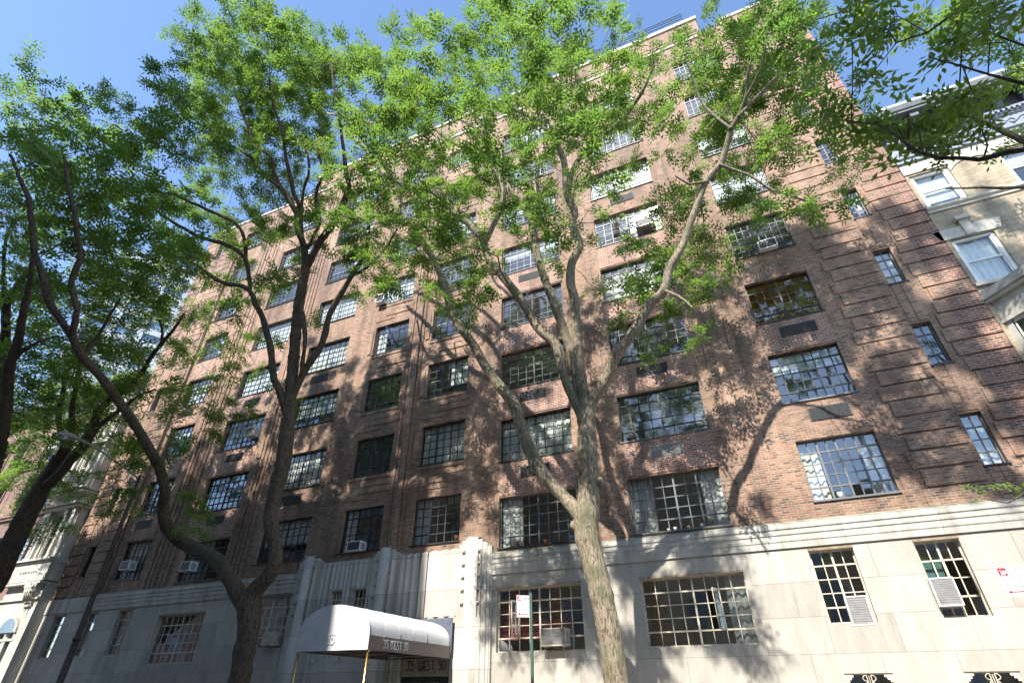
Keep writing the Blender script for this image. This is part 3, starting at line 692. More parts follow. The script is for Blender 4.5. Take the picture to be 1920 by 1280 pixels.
for x in (cx0, cx1):
    mb = MB(); mb.box(x - .006, x + .006, yF, yR, zb, zs + .003); mb.build('valance', M['valance'], CN)
yo_ = yF + .62
for wd_ in ('35', 'WEST', '90'):
    mb = MB(); yo_ += strokes(mb, wd_, (cx1 + .006, yo_, zb + .075), (0, 1, 0), (0, 0, 1), .18, .0095, (1, 0, 0), .95) + .085; mb.build('lettering', M['letter'], CN)
mb = MB(); strokes(mb, '35', (cxm - .1, yF - .112, zb + .14), (1, 0, 0), (0, 0, 1), .22, .014, (0, -1, 0), .9); mb.build('lettering', M['letter'], CN)
mb = MB()
for y_ in (yF + .03, yF + 1.4, yF + 2.8, yR - .05):
    mb.tube([(cx0 + .03, y_, zb + .03), (cx1 - .03, y_, zb + .03)], .015, 6)
    mb.tube([(x, y_, z - .03) for x, z in arc], .015, 6)
for x in (cx0 + .03, cxm, cx1 - .03): mb.tube([(x, yF, zb + .03), (x, yR, zb + .03)], .015, 6)
mb.build('frame', M['bronze'], CN)
MB().box(cx0 - .02, cx1 + .04, yR, yR + .02, 2.75, 3.74).build('back_panel', M['slate'], CN)
for x in (cx0 + .05, cx1 - .03):
    mb = MB(); mb.tube([(x, yF + .06, 0.004), (x, yF + .06, zb + .05)], .028, 12); mb.tube([(x, yF + .06, zb - .04), (x, yF + .06, zb)], .042, 12); mb.tube([(x, yF + .06, 0.005), (x, yF + .06, .05)], .06, 12)
    mb.build('pole', M['brass'], CN)

# ------------------------------------------------------------------ air conditioners
def ac(cx, cz, wd, h, pr, label, body='acwhite', front='acgrille', bracket=False, yb=None):
    yb = yb if yb is not None else Wy + .02
    y0 = yb - pr; e = empty('air_conditioner', (cx, y0, cz), label, 'air conditioner', 'air conditioners in the windows')
    mb = MB(); x0, x1, z0, z1 = cx - wd / 2, cx + wd / 2, cz - h / 2, cz + h / 2
    t = .03
    mb.box(x0, x1, y0 + .02, yb, z0, z1)
    mb.box(x0, x0 + t, y0, y0 + .02, z0, z1); mb.box(x1 - t, x1, y0, y0 + .02, z0, z1); mb.box(x0 + t, x1 - t, y0, y0 + .02, z0, z0 + t); mb.box(x0 + t, x1 - t, y0, y0 + .02, z1 - t, z1)
    mb.build('casing', M[body], e)
    g = MB(); g.box(x0 + t, x1 - t, y0 + .012, y0 + .0195, z0 + t, z1 - t)
    nn = 12
    for i in range(nn):
        z = z0 + t + .012 + (h - 2 * t - .024) * i / (nn - 1); g.box(x0 + t, x1 - t, y0 + .004, y0 + .012, z - .005, z + .005)
    g.build('grille', M[front], e)
    s_ = MB()
    for sx in (x0 - .004, x1 + .001):
        for i in range(5):
            yy = y0 + .07 + i * .045; s_.box(sx, sx + .003, yy, yy + .022, z0 + .06, z1 - .06)
    s_.build('side_louvre', M[front], e)
    if bracket:
        b = MB()
        for x in (x0 + .1, x1 - .1): b.tube([(x, y0 + .06, z0 - .002), (x, yb - .12, z0 - .42)], .014, 5); b.tube([(x, y0, z0 - .012), (x, yb - .1, z0 - .012)], .012, 5)
        b.build('bracket', M['acbeige'], e)
    return e
ac(-27.45, 6.78, .62, .40, .42, 'white air conditioner in the leftmost second-floor window above the limestone')
ac(-23.2, 6.40, .62, .40, .42, 'white air conditioner behind the left limb of the forked tree, second brick-floor window from left')
ac(-21.6, 12.5, .62, .44, .5, 'white air conditioner high in the window left of the dark tree trunk', front='ventgrey')
ac(-14.05, 6.38, .62, .36, .42, 'white air conditioner just above the portal of the white canopy')
ac(-14.85, 18.7, .5, .5, .5, 'white air conditioner at the left corner of a high window with its shade drawn', body='acwhite')
ac(-17.35, 3.42, .62, .46, .42, 'cream air conditioner on a strut beside the forked tree trunk', 'acbeige', 'acbeige', True)
ac(-6.07, 3.06, .78, .46, .5, 'weathered beige air conditioner on struts under the red-blind window', 'acbeige', 'acgreygrille', True)
ac(1.98, 3.37, .5, .66, .14, 'upright air conditioner low in the narrow limestone window casting a square shadow', 'acwhite', 'acgreygrille', yb=W + .08)
ac(3.88, 3.66, .5, .62, .30, 'upright white air conditioner in the rightmost limestone window with open casement', 'acwhite', 'acgreygrille', yb=W + .1)
ac(2.95, 15.45, .62, .40, .42, 'white air conditioner in the lattice window right of the centre tree, beneath hanging leaves')
ac(2.85, 18.35, .62, .42, .42, 'white air conditioner half hidden by leaves, upper right wide window')
ac(-1.2, 18.35, .8, .42, .5, 'air conditioner jutting beneath the glaring sunlit window', 'acgreygrille', 'acgrille')

# ------------------------------------------------------------------ right neighbour: tan brick house with dark cornice
R_ = empty('row_house', (11, W, 0), 'tan brick house with a dark bracketed cornice right of the tall brick building', 'building')
rx0, rx1 = 7.87, 19.5
def sash(rect, y, parent, mat, seed=0, shade='slats', fr=.10, name='window'):
    x0, x1, z0, z1 = rect; f = MB(); zm = (z0 + z1) / 2
    f.box(x0, x0 + fr, y - .03, y + .08, z0, z1); f.box(x1 - fr, x1, y - .03, y + .08, z0, z1); f.box(x0 + fr, x1 - fr, y - .03, y + .08, z1 - fr * .8, z1); f.box(x0 + fr, x1 - fr, y - .03, y + .08, z0, z0 + fr * .6)
    f.box(x0 + fr, x1 - fr, y, y + .06, zm - .03, zm + .03); f.box(x0 + fr, x1 - fr, y - .015, y + .045, z0 + fr * .6, z0 + fr * .6 + .05)
    for a in (x0 + fr, x1 - fr - .04): f.box(a, a + .04, y + .01, y + .07, z0 + fr * .6, z1 - fr * .8)
    fo = f.build(name, mat, parent)
    MB().quad((x0 + fr, y + .05, z0 + .05), (x1 - fr, y + .05, z0 + .05), (x1 - fr, y + .05, z1 - .05), (x0 + fr, y + .05, z1 - .05)).build('pane', M['glass'], fo)
    if shade == 'slats':
        c = MB(); z = z1 - .1; e = z1 - (z1 - z0) * random.Random(seed).uniform(.3, .9)
        while z > e: c.box(x0 + fr, x1 - fr, y + .14, y + .17, z - .015, z + .012); z -= .05
        c.build('blind', M['blind'], fo)
    elif shade == 'curtain':
        c = MB(); nn = 24; P = [(x0 + fr + (x1 - x0 - 2 * fr) * i / nn, y + .2 + .03 * math.sin(i * 1.4)) for i in range(nn + 1)]
        c.add([(a, b, z0) for a, b in P] + [(a, b, z1) for a, b in P], [(i, i + 1, i + nn + 2, i + nn + 1) for i in range(nn)], True); c.build('curtain', M['curtain'], fo)
    return fo
r4 = [(7.98, 9.12), (10.5, 11.64), (13.0, 14.14), (15.5, 16.64)]
rops = [(a, b, 15.3, 16.9) for a, b in r4] + [(a, b, 11.95, 13.75) for a, b in r4]
mb = MB(); wall_open(mb, rx0, rx1, 0, 17.5, rops, W, .2)
mb.quad((rx0, W, 0), (rx0, W, 17.5), (rx0, W + 12, 17.5), (rx0, W + 12, 0)); mb.quad((rx0, W, 17.5), (rx1, W, 17.5), (rx1, W + 12, 17.5), (rx0, W + 12, 17.5)); mb.quad((rx1, W, 0), (rx1, W + 12, 0), (rx1, W + 12, 17.5), (rx1, W, 17.5))
mb.quad((rx0, W + 12, 0), (rx0, W + 12, 17.5), (rx1, W + 12, 17.5), (rx1, W + 12, 0))
mb.build('wall', M['tanbrick'], R_)
mb = MB()
for z in (10.8, 14.4, 17.3): mb.box(rx0 + .1, rx1 - .1, W + .25, W + 3, z, z + .1)
mb.box(rx0 + .1, rx1 - .1, W + 2.9, W + 3, 10, 17.4); mb.build('room_interior', M['room'], R_)
for i, o in enumerate(rops): sash(o, W + .1, R_, M['white'], i, 'slats' if i < 4 else 'curtain')
st = MB()
st.prism([(W, 15.02), (W - .05, 15.02), (W - .05, 15.1), (W - .12, 15.16), (W - .12, 15.26), (W, 15.3)], rx0, rx1, 'x')
st.box(rx0, rx1, W - .04, W, 16.98, 17.5)
for a, b in r4:
    st.prism([(a - .22, 13.78), (b + .22, 13.78), (b + .34, 14.2), (a - .34, 14.2)], W - .05, W, 'y')
    st.box((a + b) / 2 - .12, (a + b) / 2 + .12, W - .11, W, 13.76, 14.38); st.box((a + b) / 2 - .2, (a + b) / 2 + .2, W - .2, W, 14.381, 14.52)
    st.box(a - .1, b + .1, W - .1, W, 11.82, 11.94)
st.build('stone_trim', M['creamstone'], R_)
# curved stone band that sweeps down beside the windows
for (a, b), (c, d) in zip(r4, r4[1:]):
    mb = MB()
    P = [(b + .0 + t * (c - b), 16.98 - .45 * (1 - math.sin(math.pi * t)) ** 1.5 * 0.8) for t in np.linspace(0, 1, 12)]
    mb.prism([(x, z) for x, z in P] + [(c, 17.0), (b, 17.0)], W - .035, W, 'y'); mb.build('stone_band', M['creamstone'], R_)
cn = MB()
cn.prism([(W, 17.5), (W - .12, 17.5), (W - .12, 17.62), (W - .18, 17.68), (W - .10, 17.74), (W - .10, 18.28), (W - .16, 18.34), (W - .16, 18.4), (W, 18.4)], rx0 - .02, rx1, 'x')
cn.build('frieze', M['corniceside'], R_)
dt = MB(); x = rx0
while x < rx1: dt.box(x, x + .07, W - .26, W - .16, 18.42, 18.54); x += .15
dt.box(rx0, rx1, W - .2, W, 18.401, 18.42); dt.box(rx0, rx1, W - .22, W, 18.541, 18.62); dt.build('dentils', M['corniceside'], R_)
orn = MB(); x = rx0 + .3; i = 0
while x < rx1:
    for q in range(7):
        a = q / 7 * 5.2 + i; r = .05 + .013 * q
        orn.tube([(x + r * math.cos(a), W - .115, 18.0 + r * math.sin(a)), (x + r * 1.1 * math.cos(a + .8), W - .125, 18.0 + r * 1.1 * math.sin(a + .8))], .016, 4)
    orn.tube([(x, W - .11, 17.86), (x + .16, W - .12, 18.0), (x + .33, W - .11, 18.12)], .018, 4); x += .36; i += 1
orn.build('frieze_scrolls', M['corniceside'], R_)
x = rx0 + .05
while x < rx1:
    bk = MB(); bk.prism([(W, 18.63), (W - .25, 18.63), (W - .32, 18.8), (W - .55, 19.0), (W - .75, 19.05), (W - .75, 19.28), (W, 19.28)], x, x + .26, 'x'); x += .82; bk.build('bracket', M['cornice'], R_)
cn = MB(); cn.box(rx0, rx1, W - .04, W, 18.62, 19.3); cn.box(rx0 - .1, rx1, W - .85, W, 19.281, 19.4); cn.build('cornice', M['cornice'], R_)
cn = MB(); cn.prism([(W, 19.402), (W - .9, 19.402), (W - 1.0, 19.55), (W - 1.0, 19.66), (W, 19.7)], rx0 - .12, rx1, 'x'); cn.build('gutter', M['gutter'], R_)
MB().box(rx0, rx1, W - .3, W + .5, 19.702, 20.25).build('parapet', M['cornice'], R_)
# projecting bay below
bx0, bx1, bp = 8.0, 13.0, 0.95
def bayprof(o): return [(bx0 - o, W + .001), (bx0 + .75 - o * .5, W - bp - o), (bx1 - .75 + o * .5, W - bp - o), (bx1 + o, W + .001)]
mb = MB(); mb.prism(bayprof(0), 0, 8.9, 'z'); mb.prism(bayprof(0), 10.55, 11.2, 'z')
for (xa, ya), (xb_, yb_) in zip(bayprof(0), bayprof(0)[1:]):
    for t0, t1 in ((0, .14), (.86, 1)):
        mb.add([(xa + (xb_ - xa) * t, ya + (yb_ - ya) * t + d, z) for z in (8.9, 10.55) for d in (0, .18) for t in (t0, t1)], [(0, 1, 5, 4), (2, 6, 7, 3), (0, 4, 6, 2), (1, 3, 7, 5)])
mb.build('bay', M['bay'], R_)
mb = MB(); mb.prism(bayprof(.16), 11.2, 11.3, 'z'); mb.prism(bayprof(.22), 11.302, 11.45, 'z'); mb.prism(bayprof(.10), 11.452, 11.62, 'z'); mb.prism(bayprof(.08), 10.45, 10.56, 'z'); mb.prism(bayprof(.1), 8.86, 8.98, 'z'); mb.build('bay_cornice', M['bay'], R_)
fo = MB()
pr = bayprof(-.04)
for (xa, ya), (xb_, yb_) in zip(pr, pr[1:]):
    for t0, t1 in ((.14, .18), (.82, .86)):
        fo.add([(xa + (xb_ - xa) * t, ya + (yb_ - ya) * t, z) for z in (8.98, 10.45) for t in (t0, t1)], [(0, 1, 3, 2)])
    for z0, z1 in ((8.98, 9.06), (9.68, 9.74), (10.36, 10.45)):
        fo.add([(xa + (xb_ - xa) * t, ya + (yb_ - ya) * t, z) for z in (z0, z1) for t in (.14, .86)], [(0, 1, 3, 2)])
fo = fo.build('window', M['white'], R_)
g = MB(); pr = bayprof(-.08)
for (xa, ya), (xb_, yb_) in zip(pr, pr[1:]): g.add([(xa, ya, 8.98), (xb_, yb_, 8.98), (xb_, yb_, 10.45), (xa, ya, 10.45)], [(0, 1, 2, 3)])
g.build('pane', M['glass'], fo)

# ------------------------------------------------------------------ left neighbours
L1 = empty('town_house', (-36, W, 0), 'brown stone town house with pale carved limestone bay, left of the brick block', 'building')
lx0, lx1 = -42.0, XL - .06
lw = [(-38.35, -37.1), (-40.6, -39.35)]
lops = [(a, b, z, z + 2.0) for a, b in lw for z in (3.6, 7.3, 10.9, 14.0)]
mb = MB(); wall_open(mb, lx0, lx1, 0, 16.9, lops, W, .25); mb.quad((lx0, W, 16.9), (lx1, W, 16.9), (lx1, W + 12, 16.9), (lx0, W + 12, 16.9)); mb.quad((lx1, W, 0), (lx1, W + 12, 0), (lx1, W + 12, 16.9), (lx1, W, 16.9)); mb.quad((lx0, W, 0), (lx0, W, 16.9), (lx0, W + 12, 16.9), (lx0, W + 12, 0))
mb.quad((lx0, W + 4, 0), (lx1, W + 4, 0), (lx1, W + 4, 16.9), (lx0, W + 4, 16.9))
mb.build('wall', M['brownstone'], L1)
for i, o in enumerate(lops): sash(o, W + .12, L1, M['bay'] if i % 2 else M['bronze'], i, ['curtain', 'slats', 'none'][i % 3])
mb = MB()
for z in (6.6, 10.35, 13.6): mb.prism([(W, z), (W - .12, z), (W - .12, z + .1), (W - .2, z + .16), (W - .2, z + .26), (W, z + .3)], lx0, -36.0, 'x')
for a, b, c, d in lops: mb.box(a - .15, b + .15, W - .1, W, d + .02, d + .22); mb.box(a - .12, b + .12, W - .1, W, c - .16, c - .02); mb.box(a - .16, a - .03, W - .05, W, c, d); mb.box(b + .03, b + .16, W - .05, W, c, d)
mb.build('stone_trim', M['brownstone'], L1)
mb = MB(); q0, q1 = -35.75, lx1 - .02; yb = W - .55
# pale limestone bay: base with an arched window, console, balcony, tall upper windows
aw = (-34.75, -33.15, .9, 4.2)
wall_open(mb, q0, q1, 0, 6.3, [aw], yb, .3); mb.quad((q1, yb, 0), (q1, W, 0), (q1, W, 6.3), (q1, yb, 6.3)); mb.quad((q0, yb, 0), (q0, yb, 6.3), (q0, W, 6.3), (q0, W, 0))
P = [((aw[0] + aw[1]) / 2 - .8 * math.cos(t), 4.2 + .8 * math.sin(t)) for t in np.linspace(0, math.pi, 13)]
mb.prism(P, yb - .10, yb - .004, 'y')
up = [(-34.85, -33.75, 7.55, 9.95), (-34.85, -33.75, 11.6, 13.6), (-34.85, -33.75, 14.3, 16.0)]
wall_open(mb, q0 + .25, q1 - .15, 6.3, 17.1, up, yb + .1, .25); mb.quad((q1 - .15, yb + .1, 6.3), (q1 - .15, W, 6.3), (q1 - .15, W, 17.1), (q1 - .15, yb + .1, 17.1)); mb.quad((q0 + .25, yb + .1, 6.3), (q0 + .25, yb + .1, 17.1), (q0 + .25, W, 17.1), (q0 + .25, W, 6.3))
mb.build('limestone_bay', M['bay'], L1)
mb = MB()
for z, o in ((6.3, .3), (6.45, .22), (7.32, .24), (7.42, .34), (10.1, .22), (10.25, .36), (10.9, .3), (11.05, .4), (13.8, .2), (5.6, .1)):
    mb.box(q0 - o * .3, q1 + .01, yb - o, W, z, z + .098)
mb.box(q0 + .1, q1 - .04, yb - .18, W, 6.55, 7.32)
for x in (q0 + .35, q0 + .62, q1 - 1.0, q1 - .35):
    for z0, z1 in ((7.52, 10.1), (11.15, 13.8), (13.9, 17)): mb.box(x - .1, x + .1, yb - .05, yb + .12, z0, z1); mb.box(x - .14, x + .14, yb - .09, yb - .05, z1 - .3, z1 - .02); mb.box(x - .14, x + .14, yb - .09, yb - .05, z0, z0 + .16)
for i in range(7): x = -34.9 + i * .22; mb.tube([(x, yb - .19, 6.9), (x + .1, yb - .2, 6.9)], .04, 6)
mb.build('bay_trim', M['bay'], L1)
mb = MB()
for q in range(6):
    t = q / 5; mb.box(-33.75 + .05 * q, -32.75 - .03 * q, yb - .30 + .045 * q, yb + .001, 6.3 - .17 * (q + 1), 6.3 - .17 * q - .002)
for q in range(5): mb.tube([(-33.6 + .18 * q, yb - .3, 6.2), (-33.5 + .15 * q, yb - .16, 5.5)], .035, 6)
mb.build('carved_console', M['bay'], L1)
for i, o in enumerate(up): sash(o, yb + .22, L1, M['bay'], i + 50, 'curtain')
f = MB(); a, b, c, d = aw; f.box(a, a + .14, yb + .05, yb + .2, c, d); f.box(b - .14, b, yb + .05, yb + .2, c, d); f.box((a + b) / 2 - .09, (a + b) / 2 + .09, yb + .05, yb + .2, c, d); f.box(a + .14, b - .14, yb + .02, yb + .2, d - .35, d - .25); f.box(a + .14, b - .14, yb + .05, yb + .2, c, c + .15)
fo = f.build('arched_window', M['bay'], L1); MB().quad((a, yb + .15, c), (b, yb + .15, c), (b, yb + .15, d), (a, yb + .15, d)).build('pane', M['darkglass'], fo)
MB().prism([((a + b) / 2 - .62 * math.cos(t), 4.2 + .62 * math.sin(t)) for t in np.linspace(0, math.pi, 13)], yb - .106, yb - .101, 'y').build('fanlight', M['towerglass'], fo)
cn = MB(); cn.box(lx0, lx1, W - .1, W, 16.9, 17.5); cn.box(lx0, lx1, W - .7, W, 18.1, 18.25); cn.box(lx0, lx1, W - .8, W, 18.252, 18.5); x = lx0
while x < lx1 - .3: cn.prism([(W - .1, 17.3), (W - .2, 17.3), (W - .62, 17.9), (W - .62, 18.1), (W - .1, 18.1)], x, x + .22, 'x'); x += .75
cn.box(lx0, lx1, W - .12, W, 17.5, 18.1); cn.build('cornice', M['cornice'], L1)
MB().box(lx0, lx1, W - .84, W, 18.502, 18.62).build('gutter', M['gutter'], L1)
for j, (a, b, wm, lab) in enumerate([(-49.0, -42.1, 'brownstone', 'brownstone row house seen behind the far-left trunks, next to the one with the pale bay'), (-58.0, -49.1, 'brownstone', 'far brownstone row house at the very left edge behind the trees')]):
    H = empty('row_house', ((a + b) / 2, W, 0), lab, 'building')
    ops = [(a + .9 + i * 2.1, a + 2.05 + i * 2.1, z, z + 2.0) for i in range(3 if b - a < 8 else 4) for z in (3.4, 7.2, 10.9, 14.0)]
    mb = MB(); wall_open(mb, a, b, 0, 17.2, ops, W + .02, .25); mb.quad((a, W, 17.2), (b, W, 17.2), (b, W + 12, 17.2), (a, W + 12, 17.2)); mb.quad((a, W + 4, 0), (b, W + 4, 0), (b, W + 4, 17.2), (a, W + 4, 17.2)); mb.build('wall', M[wm], H)
    for i, o in enumerate(ops): sash(o, W + .14, H, M['bronze'], i + 60 * j, ['curtain', 'none', 'slats'][i % 3])
    mb = MB()
    for z in (6.5, 10.3, 13.5): mb.box(a, b, W - .15, W + .02, z, z + .25)
    for p, q, c, d in ops: mb.box(p - .2, q + .2, W - .14, W + .02, d + .02, d + .25); mb.box(p - .15, p - .03, W - .05, W + .02, c, d); mb.box(q + .03, q + .15, W - .05, W + .02, c, d)
    mb.build('stone_trim', M[wm], H)
    cn = MB(); cn.box(a, b, W - .15, W, 17.2, 18.0); cn.box(a, b, W - .75, W, 18.002, 18.4); x = a
    while x < b - .3: cn.prism([(W - .15, 17.3), (W - .25, 17.3), (W - .62, 17.9), (W - .62, 18.0), (W - .15, 18.0)], x, x + .25, 'x'); x += .8
    cn.build('cornice', M['cornice'], H)
# distant pale tower
T = empty('apartment_tower', (-112, 58, 0), 'distant pale high-rise with bands of blue windows seen through the leaves at left', 'building')
T.rotation_euler = (0, 0, math.radians(-28)); bpy.context.view_layer.update()
def tloc(mb):
    c, s_ = math.cos(math.radians(-28)), math.sin(math.radians(-28)); mb.v = [(-112 + x * c - y * s_, 58 + x * s_ + y * c, z) for x, y, z in mb.v]; return mb
tw, td, th = 17, 13, 76
tloc(MB().box(-tw + .3, tw - .3, -td + .3, td - .3, 0, th)).build('glazing', M['towerglass'], T)
mb = MB(); z = 0
while z <= th:
    for a0, a1, b0, b1 in ((-tw, tw, -td, -td + .29), (tw - .29, tw, -td + .29, td), (-tw, -tw + .29, -td + .29, td)): mb.box(a0, a1, b0, b1, z, z + 1.25)
    z += 3.0
x = -tw
while x <= tw + .1: mb.box(x - .5, x + .5, -td - .15, -td - .002, 0, th); x += 4.25
y = -td
while y <= td + .1: mb.box(tw + .002, tw + .15, y - .5, y + .5, 0, th); y += 4.33
mb.box(-tw, tw, -td, td, th + 1.3, th + 1.6)
tloc(mb).build('facade_grid', M['tower'], T)

# ------------------------------------------------------------------ houses across the street behind the viewer (shade and reflections)
def across(x0, x1, h, mat, lab, depth=12):
    H = empty('row_house' if h < 22 else 'apartment_house', ((x0 + x1) / 2, -1.4, 0), lab, 'building')
    mb = MB(); mb.box(x0, x1, -1.4 - depth, -1.4, 0, h); mb.build('wall', M[mat], H)
    g = MB(); s_ = MB(); z = 1.4
    while z < h - 2.4:
        x = x0 + .8
        while x < x1 - 1.4: g.box(x, x + 1.15, -1.399, -1.37, z, z + 1.8); s_.box(x - .1, x + 1.25, -1.399, -1.3, z - .15, z - .01); x += 2.3
        z += 3.2
    fo = g.build('window', M['towerglass'], H); s_.build('sill', M['creamstone'], fo)
    MB().box(x0, x1, -1.4, -1.0, h - .5, h + .05).build('cornice', M['cornice'], H)
across(-33.6, -12.25, 27.2, 'across', 'tall brick apartment house across the street, behind the viewer to the left')
across(-60, -33.7, 16.5, 'brownstone' if False else 'across', 'low row of brick houses across the street, far left behind the viewer')
across(-12.2, 4.0, 16.0, 'acrosspale', 'pale stone row house across the street, directly behind the viewer')
across(4.05, 24, 11.5, 'across', 'brick row house across the street, right behind the viewer')

# ------------------------------------------------------------------ street lamp
LP = empty('street_lamp', (-21.75, 12.5, 0), 'tall street lamp with curved arm and cobra head before the left end of the block', 'street lamp')
mb = MB(); mb.tube([(-21.62, 12.5, 0), (-21.62, 12.5, .6), (-21.62, 12.5, 1.0), (-21.66, 12.5, 3.2)], [.17, .16, .115, .105], 12); mb.build('base', M['lampbrown'], LP)
mb = MB(); mb.tube([(-21.66, 12.5, 3.2), (-21.66, 12.5, 3.28), (-21.66, 12.5, 3.29), (-21.75, 12.5, 6.0), (-21.82, 12.5, 8.95)], [.125, .125, .095, .085, .06], 12); mb.build('pole', M['lampbrown'], LP)
A0 = np.array([-21.82, 12.5, 8.8]); 
A1 = at(200, 850, 11.2); A2 = at(160, 822, 10.1); A3 = at(118, 814, 9.3)
Q = [A0 * (1 - t) ** 3 + 3 * A1 * t * (1 - t) ** 2 + 3 * A2 * t * t * (1 - t) + A3 * t ** 3 for t in np.linspace(0, .8, 12)]
mb = MB(); mb.tube(Q, [.04] * 8 + [.035] * 4, 8); mb.build('arm', M['lampgrey'], LP)
d = (A3 - Q[-1]); d /= np.linalg.norm(d); E0 = Q[-1]
mb = MB(); mb.tube([E0 - d * .1, E0, E0 + d * .25, E0 + d * .55, E0 + d * .75], [.05, .07, .13, .13, .03], 12); mb.build('lamp_head', M['lampgrey'], LP)
mb = MB(); c0 = E0 + d * .45 - np.array([0, 0, .1]); mb.tube([c0 + np.array([0, 0, .03]), c0 - np.array([0, 0, .03]), c0 - np.array([0, 0, .07])], [.12, .09, .03], 12); mb.build('lens', M['lens'], LP)

# ------------------------------------------------------------------ signs on posts
def textmesh(txt, size, mat, parent, mtx, name='lettering'):
    cu = bpy.data.curves.new('t', 'FONT'); cu.body = txt; cu.size = size; cu.extrude = .001; cu.space_line = .85
    o = bpy.data.objects.new('t', cu); COL.objects.link(o); bpy.context.view_layer.update()
    me = bpy.data.meshes.new_from_object(o.evaluated_get(bpy.context.evaluated_depsgraph_get())); bpy.data.objects.remove(o)
    me.materials.clear(); me.materials.append(M[mat]); me.transform(mtx)
    ob = bpy.data.objects.new(name, me); COL.objects.link(ob); ob.parent = parent; ob.matrix_parent_inverse = parent.matrix_world.inverted(); return ob
def local(mb, mtx): mb.v = [tuple(mtx @ Vector(p)) for p in mb.v]; return mb
def rsign(mtx, parent, wd, h, full=True):
    """sign face in local x (right), z (up), facing -y"""
    r = MB(); r.box(0, wd, 0, .003, 0, h); sp = local(r, mtx).build('sign_plate', M['signwhite'], parent)
    b = MB(); t = .006
    for a in ((.008, wd - .008, .008, .008 + t), (.008, wd - .008, h - .008 - t, h - .008), (.008, .008 + t, .008 + t, h - .008 - t), (wd - .008 - t, wd - .008, .008 + t, h - .008 - t)): b.box(a[0], a[1], -.0015, -.0002, a[2], a[3])
    local(b, mtx).build('border', M['signink'], sp)
    s = .115 if full else .085; b = MB(); b.box(.02, .02 + s, -.003, -.0016, h - .02 - s * 1.1, h - .02); local(b, mtx).build('symbol_square', M['signred'], sp)
    # figure wheeling a crate
    b = MB(); ox, oz = .02, h - .02 - s * 1.1
    for poly in ([(.045, .045), (.085, .02), (.112, .062), (.072, .09)], [(.03, .06), (.05, .08), (.06, .05), (.045, .035)], [(.03, .05), (.018, .008), (.03, .006), (.045, .04)], [(.045, .04), (.06, .004), (.07, .01), (.055, .045)], [(.022, .088), (.034, .104), (.046, .09), (.036, .078)]):
        b.prism([(ox + u, oz + v) for u, v in poly], -.0045, -.0032, 'y')
    local(b, mtx).build('symbol_figure', M['signwhite'], sp)
    R90 = Matrix.Rotation(math.radians(90), 4, 'X')
    if full:
        textmesh('Loading\nOnly', .085, 'signink', sp, mtx @ Matrix.Translation((.15, -.002, h - .085)) @ R90)
        textmesh('Monday - Friday\n8am - 6pm', .074, 'signink', sp, mtx @ Matrix.Translation((.03, -.002, h - .245)) @ R90)
    else:
        textmesh('Loading\nOnly', .045, 'signink', sp, mtx @ Matrix.Translation((.145, -.002, h - .072)) @ R90)
    b = MB(); zc = .07; b.box(.06, wd - .03, -.003, -.0016, zc - .008, zc + .008); b.prism([(.03, zc), (.075, zc + .03), (.075, zc - .03)], -.003, -.0016, 'y'); local(b, mtx).build('arrow', M['signred'], sp)
    return sp
SG = empty('street_sign', (-5.12, 12.45, 0), 'small loading sign on a green post before the red-blind window', 'sign')
p = MB(); px_, py_ = -5.08, 12.45
p.box(px_ - .03, px_ + .03, py_ - .006, py_ + .006, 0, 3.62); p.box(px_ - .03, px_ - .018, py_ + .006, py_ + .035, 0, 3.62); p.box(px_ + .018, px_ + .03, py_ + .006, py_ + .035, 0, 3.62); p.build('post', M['greenpost'], SG)
MT = Matrix.Translation((px_ - .03, py_ - .012, 3.10)) @ Matrix.Rotation(math.radians(38), 4, 'Z') @ Matrix.Translation((-.305, 0, 0))
rsign(MT, SG, .305, .46, False)
SG2 = empty('street_sign', (4.2, 12.4, 0), 'white loading-hours sign with red symbol at the right edge, before the limestone', 'sign')
MT = Matrix.Translation((3.72, 12.4, 2.99)) @ Matrix.Rotation(math.radians(-4), 4, 'Z')
rsign(MT, SG2, .60, .47, True)
p = MB(); p.box(3.93, 3.99, 12.42, 12.435, 0, 2.98)
p = MB(); p.box(4.30, 4.36, 12.43, 12.442, 0, 3.6); p.box(4.30, 4.312, 12.443, 12.47, 0, 3.6); p.box(4.348, 4.36, 12.443, 12.47, 0, 3.6); p.build('post', M['greenpost'], SG2)
p = MB()
for z in (3.1, 3.38): p.box(3.9, 4.3, 12.41, 12.428, z, z + .03)
p.build('bracket', M['lampgrey'], SG2)

# ------------------------------------------------------------------ trees
def catmull(P, R, step):
    P = [np.array(p, float) for p in P]; out = []; ro = []
    Pe = [2 * P[0] - P[1]] + P + [2 * P[-1] - P[-2]]
    for i in range(len(P) - 1):
        p0, p1, p2, p3 = Pe[i:i + 4]; n = max(1, int(np.linalg.norm(p2 - p1) / step))
        for q in range(n):
            t = q / n
            out.append(.5 * ((2 * p1) + (-p0 + p2) * t + (2 * p0 - 5 * p1 + 4 * p2 - p3) * t * t + (-p0 + 3 * p1 - 3 * p2 + p3) * t ** 3)); ro.append(R[i] * (1 - t) + R[i + 1] * t)
    out.append(P[-1]); ro.append(R[-1]); return out, ro
def depthf(stops):
    ys = [a for a, b in stops]; Ys = [b for a, b in stops]
    return lambda y: float(np.interp(y, ys, Ys))
